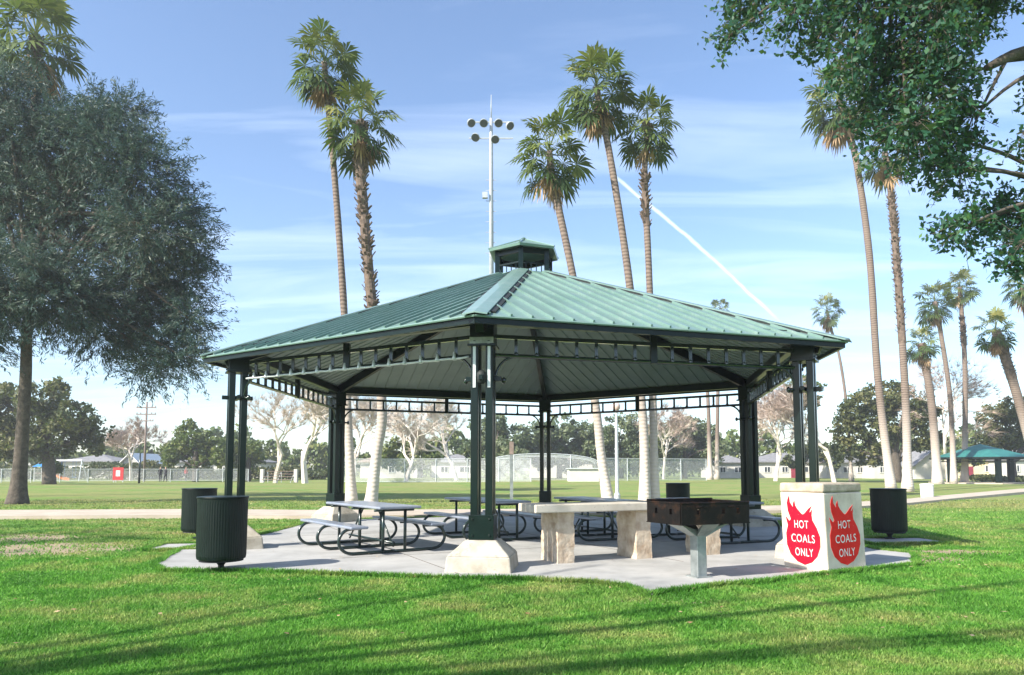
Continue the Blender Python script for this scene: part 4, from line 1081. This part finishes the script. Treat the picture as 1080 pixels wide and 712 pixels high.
# ------------------------------------------------------------------ fences
def chain_fence(label, x0, x1, dep0, dep1, ztop, step=3.0, cat='fence'):
    a = atd(x0, 500, dep0); b = atd(x1, 500, dep1); a.z = b.z = 0
    root = empty('chain_link_fence', a, label, cat); d = b - a; L = d.length; d.normalize(); root.rotation_euler.z = math.atan2(d.y, d.x)
    n = int(L / step)
    for k in range(n + 1):
        m = MB(); m.tube([(k * L / n, 0, -.1), (k * L / n, 0, ztop)], .045, 6); m.build('post', M['galv'], root)
    m = MB(); m.tube([(0, 0, ztop), (L, 0, ztop)], .03, 6); m.tube([(0, 0, .1), (L, 0, .1)], .02, 6); m.build('rail', M['galv'], root)
    m = MB(); m.add([(0, .05, .05), (L, .05, .05), (L, .05, ztop), (0, .05, ztop)], [(0, 1, 2, 3)]); m.build('mesh_panel', M['chain'], root)
chain_fence('long grey chain link ball field fence seen beneath the roof left of centre', 362, 560, 80, 78, 2.6)
chain_fence('tall chain link fence of the ball field, right of the white dugout wall', 632, 745, 80, 86, 2.7)
chain_fence('low chain link fence in front of the playground at far left', -30, 262, 84, 92, 1.5)
def backstop():
    c = atd(572, 500, 84); root = empty('baseball_backstop', (c.x, 84, 0), 'domed baseball backstop of chain link behind the back centre column', 'backstop')
    w = 6.6
    m = MB()
    for y in (0, 2.2, 4.4):
        m.tube([(-w * math.cos(t), y, 2.2 + (1.1 - y * .06) * math.sin(t) if True else 0) for t in [PI * q / 14 for q in range(15)]], .05, 6)
    for s in (-1, -.5, 0, .5, 1): m.tube([(s * w, 0, 0), (s * w, 0, 2.2 + 1.1 * math.sqrt(max(0, 1 - s * s)))], .05, 6)
    m.build('frame', M['galv'], root)
    m = MB(); q = [(-w * math.cos(PI * k / 14), 2.2 + 1.1 * math.sin(PI * k / 14)) for k in range(15)]
    m.add([(x, .06, z) for x, z in q] + [(x, .06, .05) for x, z in q], [(k, k + 1, 16 + k, 15 + k) for k in range(14)])
    m.add([(x, .06, z) for x, z in q] + [(x, 4.4, z - .25) for x, z in q], [(k, k + 1, 16 + k, 15 + k) for k in range(14)])
    m.build('mesh_panel', M['chain'], root)
backstop()
def dugout():
    a, b = atd(600, 510, 78), atd(632, 510, 78); root = empty('dugout', (a.x, 78, 0), 'low white ball field dugout wall behind the pavilion', 'dugout'); w = b.x - a.x
    m = MB(); m.box((w / 2, 1.2, .75), (w, 2.4, 1.5)); m.build('wall', M['housewall'], root, bevel=.03)
    m = MB(); m.box((w / 2, 1.2, 1.56), (w + .3, 2.8, .1)); m.build('roof', M['galv'], root)
dugout()
def bleacher(x0, x1, dep, label):
    a, b = atd(x0, 510, dep), atd(x1, 510, dep); w = b.x - a.x; root = empty('bleacher', (a.x, dep, 0), label, 'bleacher')
    for k in range(4):
        m = MB(); m.box((w / 2, k * .5, .35 + k * .3), (w, .28, .06)); m.build('seat_board', M['wood_pole'], root)
    m = MB()
    for s in (.05, .5, .95):
        m.beam((w * s, -.1, .0), (w * s, 1.6, 1.25), .06, .06); m.beam((w * s, 1.5, 0), (w * s, 1.5, 1.25), .06, .06)
    m.build('support_frame', M['galv'], root)
    for s in (-.2, w + .2):
        m = MB(); m.box((s, .7, .75), (.35, .5, 1.5)); m.build('end_pier', M['housewall'], root)
bleacher(276, 308, 80, 'low brown wooden bleacher between white piers, seen between the left columns')

# ------------------------------------------------------------------ houses
def house(label, x0, x1, dep, hw, hr, depth=8, wall='housewall', roof='houseroof', gable=False, wins=((.2, .35), (.6, .75)), door=None, rz=0, wcol='window'):
    a, b = atd(x0, 500, dep), atd(x1, 500, dep); w = b.x - a.x; root = empty('house', (a.x, dep, 0), label, 'house', 'houses beyond the park', rz)
    m = MB(); m.box((w / 2, depth / 2, hw / 2), (w, depth, hw))
    if gable: m.add([(0, 0, hw), (w, 0, hw), (w / 2, 0, hw + hr), (0, depth, hw), (w, depth, hw), (w / 2, depth, hw + hr)], [(0, 1, 2), (4, 3, 5)])
    m.build('wall', M[wall], root)
    m = MB(); o = .5
    if gable:
        for s in (0, 1):
            xe = -o if s == 0 else w + o; ze = hw - o * hr / (w / 2)
            vs = [(xe, -o, ze), (w / 2, -o, hw + hr), (w / 2, depth + o, hw + hr), (xe, depth + o, ze)]
            m.add(vs + [(x, y, z + .15) for x, y, z in vs], [(0, 1, 2, 3), (7, 6, 5, 4), (0, 4, 5, 1), (3, 2, 6, 7), (0, 3, 7, 4)])
    else:
        e = [(-o, -o, hw), (w + o, -o, hw), (w + o, depth + o, hw), (-o, depth + o, hw)]; r_ = min(depth, w) / 2
        t = [(r_, depth / 2, hw + hr), (w - r_, depth / 2, hw + hr)]
        m.add(e + [(x, y, z + .18) for x, y, z in e] + t, [(3, 2, 1, 0), (0, 1, 5, 4), (1, 2, 6, 5), (2, 3, 7, 6), (3, 0, 4, 7), (4, 5, 9, 8), (5, 6, 9), (6, 7, 8, 9), (7, 4, 8)])
    m.build('roof', M[roof], root)
    for (u0, u1) in wins:
        m = MB(); m.box((w * (u0 + u1) / 2, -.03, hw * .55), (w * (u1 - u0), .08, hw * .36)); wo = m.build('window', M[wcol], root)
        m = MB()
        for s in (u0, (u0 + u1) / 2, u1): m.box((w * s, -.09, hw * .55), (.08, .06, hw * .36 + .1))
        for s in (-1, 1): m.box((w * (u0 + u1) / 2, -.09, hw * (.55 + .18 * s)), (w * (u1 - u0), .05, .08))
        m.build('frame', M['white'], wo)
    if door: m = MB(); m.box((w * door, -.03, 1.0), (.95, .08, 2.0)); m.build('door', M['maroon'], root)
house('long low white house with grey hipped roof, behind the slender palm', 872, 915, 122, 2.6, 1.9, wins=((.1, .25), (.4, .6), (.75, .88)))
house('grey roofed white house between the two tall palm trunks', 922, 962, 118, 2.6, 2.2, wins=((.15, .3), (.6, .8)), door=.45)
house('white gabled house front left of the green roofed shelter', 966, 1000, 112, 2.3, 2.0, gable=True, wins=((.55, .7),))
house('cream house with maroon doors behind the green roofed shelter', 1002, 1062, 125, 3.0, 1.6, wall='houseyellow', wins=((.05, .2), (.62, .72)), door=.36)
house('white house at the right edge behind the green roofed shelter', 1064, 1120, 120, 3.0, 2.0, wins=((.1, .2), (.4, .6)))
house('small white house left of the right back column', 752, 790, 126, 2.6, 1.6, wins=((.2, .35), (.6, .8)))
house('white house beyond the lawn, between the right back column and the hot coals bin', 800, 862, 128, 2.7, 1.8, wins=((.1, .2), (.4, .5), (.7, .85)), door=.6)
house('pale brown roofed house beyond the ball field fence, left of centre', 380, 440, 125, 2.7, 1.8, roof='brownroof', wins=((.2, .3), (.5, .6)))
house('pale house beyond the ball field fence, behind the front column', 455, 505, 128, 2.7, 1.6, roof='houseroof', wins=((.2, .35), (.6, .8)))
house('pale low building beyond the ball field, behind the dugout', 560, 625, 128, 3.0, 1.3, roof='brownroof', wins=((.1, .2), (.5, .7)))
house('pale low building beyond the fence left of the white barked trees', 225, 275, 122, 2.6, 1.4, wins=((.2, .3), (.6, .75)))
house('white low building behind the playground at left', 66, 118, 120, 2.7, 1.4, wins=((.2, .3), (.6, .75)))
house('white tented roof building left of the utility pole', 126, 148, 112, 2.3, 1.6, gable=True, roof='white', wins=())
house('white low building right of the utility pole', 155, 212, 125, 2.7, 1.4, wins=((.2, .3), (.6, .75)))
# second shelter
def shelter():
    c = atd(1035, 500, 80); root = empty('picnic_shelter', (c.x, 80, 0), 'distant picnic shelter with dark teal roof at the right edge of the park', 'shelter')
    r = 5.0; hp2 = [(r * math.cos(PI / 3 * k + .3), r * math.sin(PI / 3 * k + .3)) for k in range(6)]
    m = MB(); m.add([(x, y, 2.75) for x, y in hp2] + [(0, 0, 4.3), (0, 0, 3.9)], [(k, (k + 1) % 6, 6) for k in range(6)] + [((k + 1) % 6, k, 7) for k in range(6)]); m.build('roof', M['tealroof'], root)
    m = MB()
    for k in range(6):
        a, b = hp2[k], hp2[(k + 1) % 6]; m.beam((a[0], a[1], 2.68), (b[0], b[1], 2.68), .1, .2)
        m.beam((a[0] * .88, a[1] * .88, 2.35), (b[0] * .88, b[1] * .88, 2.35), .06, .06)
    m.build('fascia', M['green_paint'], root)
    for x, y in hp2: m = MB(); m.box((x * .88, y * .88, 1.35), (.45, .45, 2.7)); m.build('post', M['green_paint'], root)
    m = MB(); m.prism([(x * 1.05, y * 1.05) for x, y in hp2], -.1, .05); m.build('floor', M['path'], root)
shelter()
# playground
def playground():
    c = atd(46, 505, 88); root = empty('playground_tower', (c.x, 88, 0), 'small playground tower with blue roof and orange slide at far left', 'play structure')
    for x in (-.7, .7):
        for y in (-.7, .7): m = MB(); m.tube([(x, y, 0), (x, y, 1.9)], .07, 8); m.build('post', M['galv'], root)
    m = MB(); m.box((0, 0, 1.0), (1.5, 1.5, .1)); m.build('deck', M['wood_pole'], root)
    m = MB(); m.add([(-.9, -.9, 1.8), (.9, -.9, 1.8), (.9, .9, 1.8), (-.9, .9, 1.8), (0, 0, 2.5)], [(0, 1, 4), (1, 2, 4), (2, 3, 4), (3, 0, 4), (3, 2, 1, 0)]); m.build('roof', M['blue'], root)
    m = MB()
    P = [(.75, 1.05), (1.4, .8), (2.1, .35), (2.9, .15)]
    for k in range(3):
        (a, za), (b, zb2) = P[k], P[k + 1]
        m.add([(a, -.35, za), (b, -.35, zb2), (b, .35, zb2), (a, .35, za), (a, -.35, za + .25), (b, -.35, zb2 + .25), (a, .35, za + .25), (b, .35, zb2 + .25)], [(0, 1, 2, 3), (0, 1, 5, 4), (3, 2, 7, 6)])
    m.build('slide', M['orange'], root)
    c = atd(124.5, 505, 86); root = empty('notice_board', (c.x, 86, 0), 'red framed notice board with white centre by the playground fence', 'notice board')
    m = MB(); m.box((0, 0, .95), (1.25, .08, 1.5)); bo = m.build('board', M['red_cloth'], root); m = MB(); m.box((0, -.05, 1.0), (.5, .03, .7)); m.build('notice', M['white'], bo)
    for s in (-.55, .55): m = MB(); m.box((s, .05, .5), (.08, .08, 1.1)); m.build('leg', M['galv'], root)
    c = atd(72, 505, 90); root = empty('swing_frame', (c.x, 90, 0), 'white a-frame swing set beside the round bush in the playground', 'swing set')
    m = MB()
    for x in (-1.6, 1.6):
        for y in (-.9, .9): m.tube([(x * 1.15, y, 0), (x, 0, 2.6)], .06, 6)
    m.tube([(-1.6, 0, 2.6), (1.6, 0, 2.6)], .06, 6); m.build('frame', M['galv'], root)
    for x in (-.7, .7):
        m = MB(); m.box((x, 0, .5), (.5, .2, .05)); m.tube([(x - .2, 0, .5), (x - .2, 0, 2.6)], .015, 4); m.tube([(x + .2, 0, .5), (x + .2, 0, 2.6)], .015, 4); m.build('swing_seat', M['blue'], root)
playground()
# people far off on the grass edge
def person(x, dep, label, top, seed):
    rr = random.Random(seed); c = atd(x, 505, dep)
    sk = [(0, 0, .95, .14), (0, 0, 1.2, .15), (0, 0, 1.42, .16), (0, 0, 1.54, .06), (0, -.01, 1.66, .10), (0, 0, 1.78, .07),
          (.10, 0, .88, .10), (.12, .05, .48, .07), (.13, .12, .06, .05), (.13, .0, .03, .045),
          (-.10, 0, .88, .10), (-.12, -.06, .48, .07), (-.13, -.12, .06, .05), (-.13, -.24, .03, .045),
          (.20, 0, 1.40, .06), (.26, -.02, 1.12, .045), (.25, -.12, .88, .035), (-.20, 0, 1.40, .06), (-.27, .04, 1.12, .045), (-.25, .0, .86, .035)]
    E = [(0, 1), (1, 2), (2, 3), (3, 4), (4, 5), (0, 6), (6, 7), (7, 8), (8, 9), (0, 10), (10, 11), (11, 12), (12, 13), (2, 14), (14, 15), (15, 16), (2, 17), (17, 18), (18, 19)]
    me = bpy.data.meshes.new('person'); me.from_pydata([s[:3] for s in sk], E, []); o = bpy.data.objects.new('person', me); COL.objects.link(o)
    md = o.modifiers.new('skin', 'SKIN'); 
    if not me.skin_vertices:
        bpy.context.view_layer.objects.active = o; o.select_set(True)
        try: bpy.ops.mesh.customdata_skin_add()
        except Exception: pass
    for i, v in enumerate(me.skin_vertices[0].data): v.radius = (sk[i][3], sk[i][3] * .8); v.use_root = (i == 0)
    s2 = o.modifiers.new('sub', 'SUBSURF'); s2.levels = 1; s2.render_levels = 1
    bpy.context.view_layer.update()
    me2 = bpy.data.meshes.new_from_object(o.evaluated_get(bpy.context.evaluated_depsgraph_get())); bpy.data.objects.remove(o)
    me2.materials.clear(); 
    for mm in (M[top], M['black_cloth'], M['skin']): me2.materials.append(mm)
    for p in me2.polygons:
        z = p.center.z; p.material_index = 2 if z > 1.5 else (1 if z < .95 else 0); p.use_smooth = True
    o = bpy.data.objects.new('person', me2); COL.objects.link(o); o.location = (c.x, dep, 0); o.rotation_euler.z = rr.uniform(0, 6); tag(o, label, 'person')
person(169, 86, 'person in dark clothes standing on the far lawn, left one of the pair', 'black_cloth', 1)
person(174.5, 87, 'person in dark clothes standing on the far lawn, right one of the pair', 'black_cloth', 2)
person(196, 92, 'person in a red top standing alone near the mid green tree', 'red_cloth', 3)

# ------------------------------------------------------------------ hedges and far wood (uncountable masses)
def hedge(name, label, x0, x1, dep, h, mat, leaf, n, kind='stuff'):
    a, b = atd(x0, 500, dep), atd(x1, 500, dep); X = a.x + (b.x - a.x) * RNG.random(n)
    top = h * (.65 + .25 * np.sin(X * .21 + 1) * np.sin(X * .083) + .12 * np.sin(X * .9) + .07 * np.sin(X * 2.3))
    Z = top * RNG.random(n) ** .6; Y = dep + RNG.normal(size=n) * 1.2
    V, Q = leaves(np.stack([X, Y, Z], 1), leaf, .7); o = np_mesh(name, V, Q, np.clip(.5 + .35 * np.sin(X * .5) * np.sin(Z * 1.7) + RNG.normal(size=n) * .2, 0, 1), M[mat]); tag(o, label, 'trees' if h > 4 else 'hedge', kind=kind)
hedge('far_wood', 'low line of trees along the far side of the park', -900, 2000, 145, 10.5, 'leaf_mid', .9, 80000)
hedge('hedge', 'clipped dark hedge line behind the playground and ball field', -200, 360, 108, 2.8, 'leaf_oak', .4, 22000)
hedge('low_hedge', 'low dark shrubs in front of the shelter and houses at right', 1030, 1180, 88, 1.2, 'leaf_oak', .3, 7000)

# ------------------------------------------------------------------ light
SUN = Vector((-.80, -.60, math.tan(R(36)))).normalized()
sd = bpy.data.lights.new('sun', 'SUN'); sun = bpy.data.objects.new('sun', sd); COL.objects.link(sun)
sd.energy = 4.9; sd.angle = R(.75); sd.color = (1, .93, .82)
sun.rotation_euler = SUN.to_track_quat('Z', 'Y').to_euler(); sun.location = (-30, -30, 40)
w = bpy.data.worlds.new('World'); scene.world = w; w.use_nodes = True; nt = w.node_tree; bg = nt.nodes['Background']
sky = nt.nodes.new('ShaderNodeTexSky'); sky.sky_type = 'NISHITA'; sky.sun_disc = False
sky.sun_elevation = R(36); sky.sun_rotation = math.atan2(SUN.x, SUN.y); sky.air_density = 1.0; sky.dust_density = .8; sky.ozone_density = 3.2
tc = nt.nodes.new('ShaderNodeTexCoord'); sp = nt.nodes.new('ShaderNodeSeparateXYZ'); nt.links.new(tc.outputs['Generated'], sp.inputs[0])
zz = math_(nt, 'MAXIMUM', sp.outputs['Z'], .03)
cb = nt.nodes.new('ShaderNodeCombineXYZ'); nt.links.new(math_(nt, 'DIVIDE', sp.outputs['X'], math_(nt, 'ADD', zz, .12)), cb.inputs[0]); nt.links.new(math_(nt, 'DIVIDE', sp.outputs['Y'], math_(nt, 'ADD', zz, .12)), cb.inputs[1])
mp = nt.nodes.new('ShaderNodeMapping'); mp.inputs['Rotation'].default_value = (0, 0, R(35)); mp.inputs['Scale'].default_value = (.45, 1.9, 1); mp.inputs['Location'].default_value = (3.1, .6, 0); nt.links.new(cb.outputs[0], mp.inputs[0])
n1 = noise(nt, mp.outputs[0], 1.5, 7, .54, 1.0); n2 = noise(nt, cb.outputs[0], .5, 2, .5)
cl = ramp(nt, math_(nt, 'ADD', math_(nt, 'MULTIPLY', n1, .62), math_(nt, 'MULTIPLY', n2, .38)), [(.47, 0), (.76, .34)])
# contrail: a band round a great circle between two directions of the sky
d1 = ray(640, 178).normalized(); d2 = ray(828, 342).normalized(); nn = d1.cross(d2).normalized(); mid = (d1 + d2).normalized(); along = nn.cross(mid)
def dot(v):
    q = nt.nodes.new('ShaderNodeVectorMath'); q.operation = 'DOT_PRODUCT'; nt.links.new(tc.outputs['Generated'], q.inputs[0]); q.inputs[1].default_value = v; return q.outputs['Value']
wob = noise(nt, tc.outputs['Generated'], 22, 3, .6); bow = math_(nt, 'MULTIPLY', math_(nt, 'MULTIPLY', dot(along), dot(along)), .16)
s_ = math_(nt, 'ABSOLUTE', math_(nt, 'SUBTRACT', math_(nt, 'ADD', dot(nn), math_(nt, 'MULTIPLY', math_(nt, 'SUBTRACT', wob, .5), .006)), math_(nt, 'SUBTRACT', bow, .0018)))
half = abs(d1.dot(along))
core = nt.nodes.new('ShaderNodeMapRange'); core.interpolation_type = 'SMOOTHSTEP'; nt.links.new(s_, core.inputs[0]); core.inputs[1].default_value = .0034; core.inputs[2].default_value = .0005; core.inputs[3].default_value = 0; core.inputs[4].default_value = 1
ends = nt.nodes.new('ShaderNodeMapRange'); ends.interpolation_type = 'SMOOTHSTEP'; nt.links.new(math_(nt, 'ABSOLUTE', dot(along)), ends.inputs[0]); ends.inputs[1].default_value = half * 1.08; ends.inputs[2].default_value = half * .75; ends.inputs[3].default_value = 0; ends.inputs[4].default_value = .33
fwd = math_(nt, 'GREATER_THAN', dot(mid), 0)
ct = math_(nt, 'MULTIPLY', math_(nt, 'MULTIPLY', core.outputs[0], ends.outputs[0]), fwd)
fac = math_(nt, 'MAXIMUM', cl, ct)
SKYC = mix(nt, fac, sky.outputs[0], (8.6, 9.2, 10.4))
nt.links.new(SKYC, bg.inputs['Color']); bg.inputs['Strength'].default_value = .128
scene.view_settings.view_transform = 'Standard'; scene.view_settings.look = 'None'; scene.view_settings.exposure = 1.12; scene.view_settings.gamma = 1
scene.render.engine = 'CYCLES'; scene.render.resolution_x = 1024; scene.render.resolution_y = 675
scene.cycles.max_bounces = 8; scene.cycles.transparent_max_bounces = 16

# ------------------------------------------------------------------ the air
hz = MB(); hz.box((0, 60, 19), (420, 240, 42))
hm = bpy.data.materials.new('haze_air'); hm.use_nodes = True; hn = hm.node_tree
for n_ in list(hn.nodes):
    if n_.type != 'OUTPUT_MATERIAL': hn.nodes.remove(n_)
pvn = hn.nodes.new('ShaderNodeVolumePrincipled'); pvn.inputs['Density'].default_value = .0008; pvn.inputs['Color'].default_value = (.93, .95, 1, 1); pvn.inputs['Anisotropy'].default_value = .2
hn.links.new(pvn.outputs[0], hn.nodes['Material Output'].inputs['Volume'])
ho = hz.build('haze', hm); tag(ho, 'thin pale haze over the park', 'haze', kind='stuff')
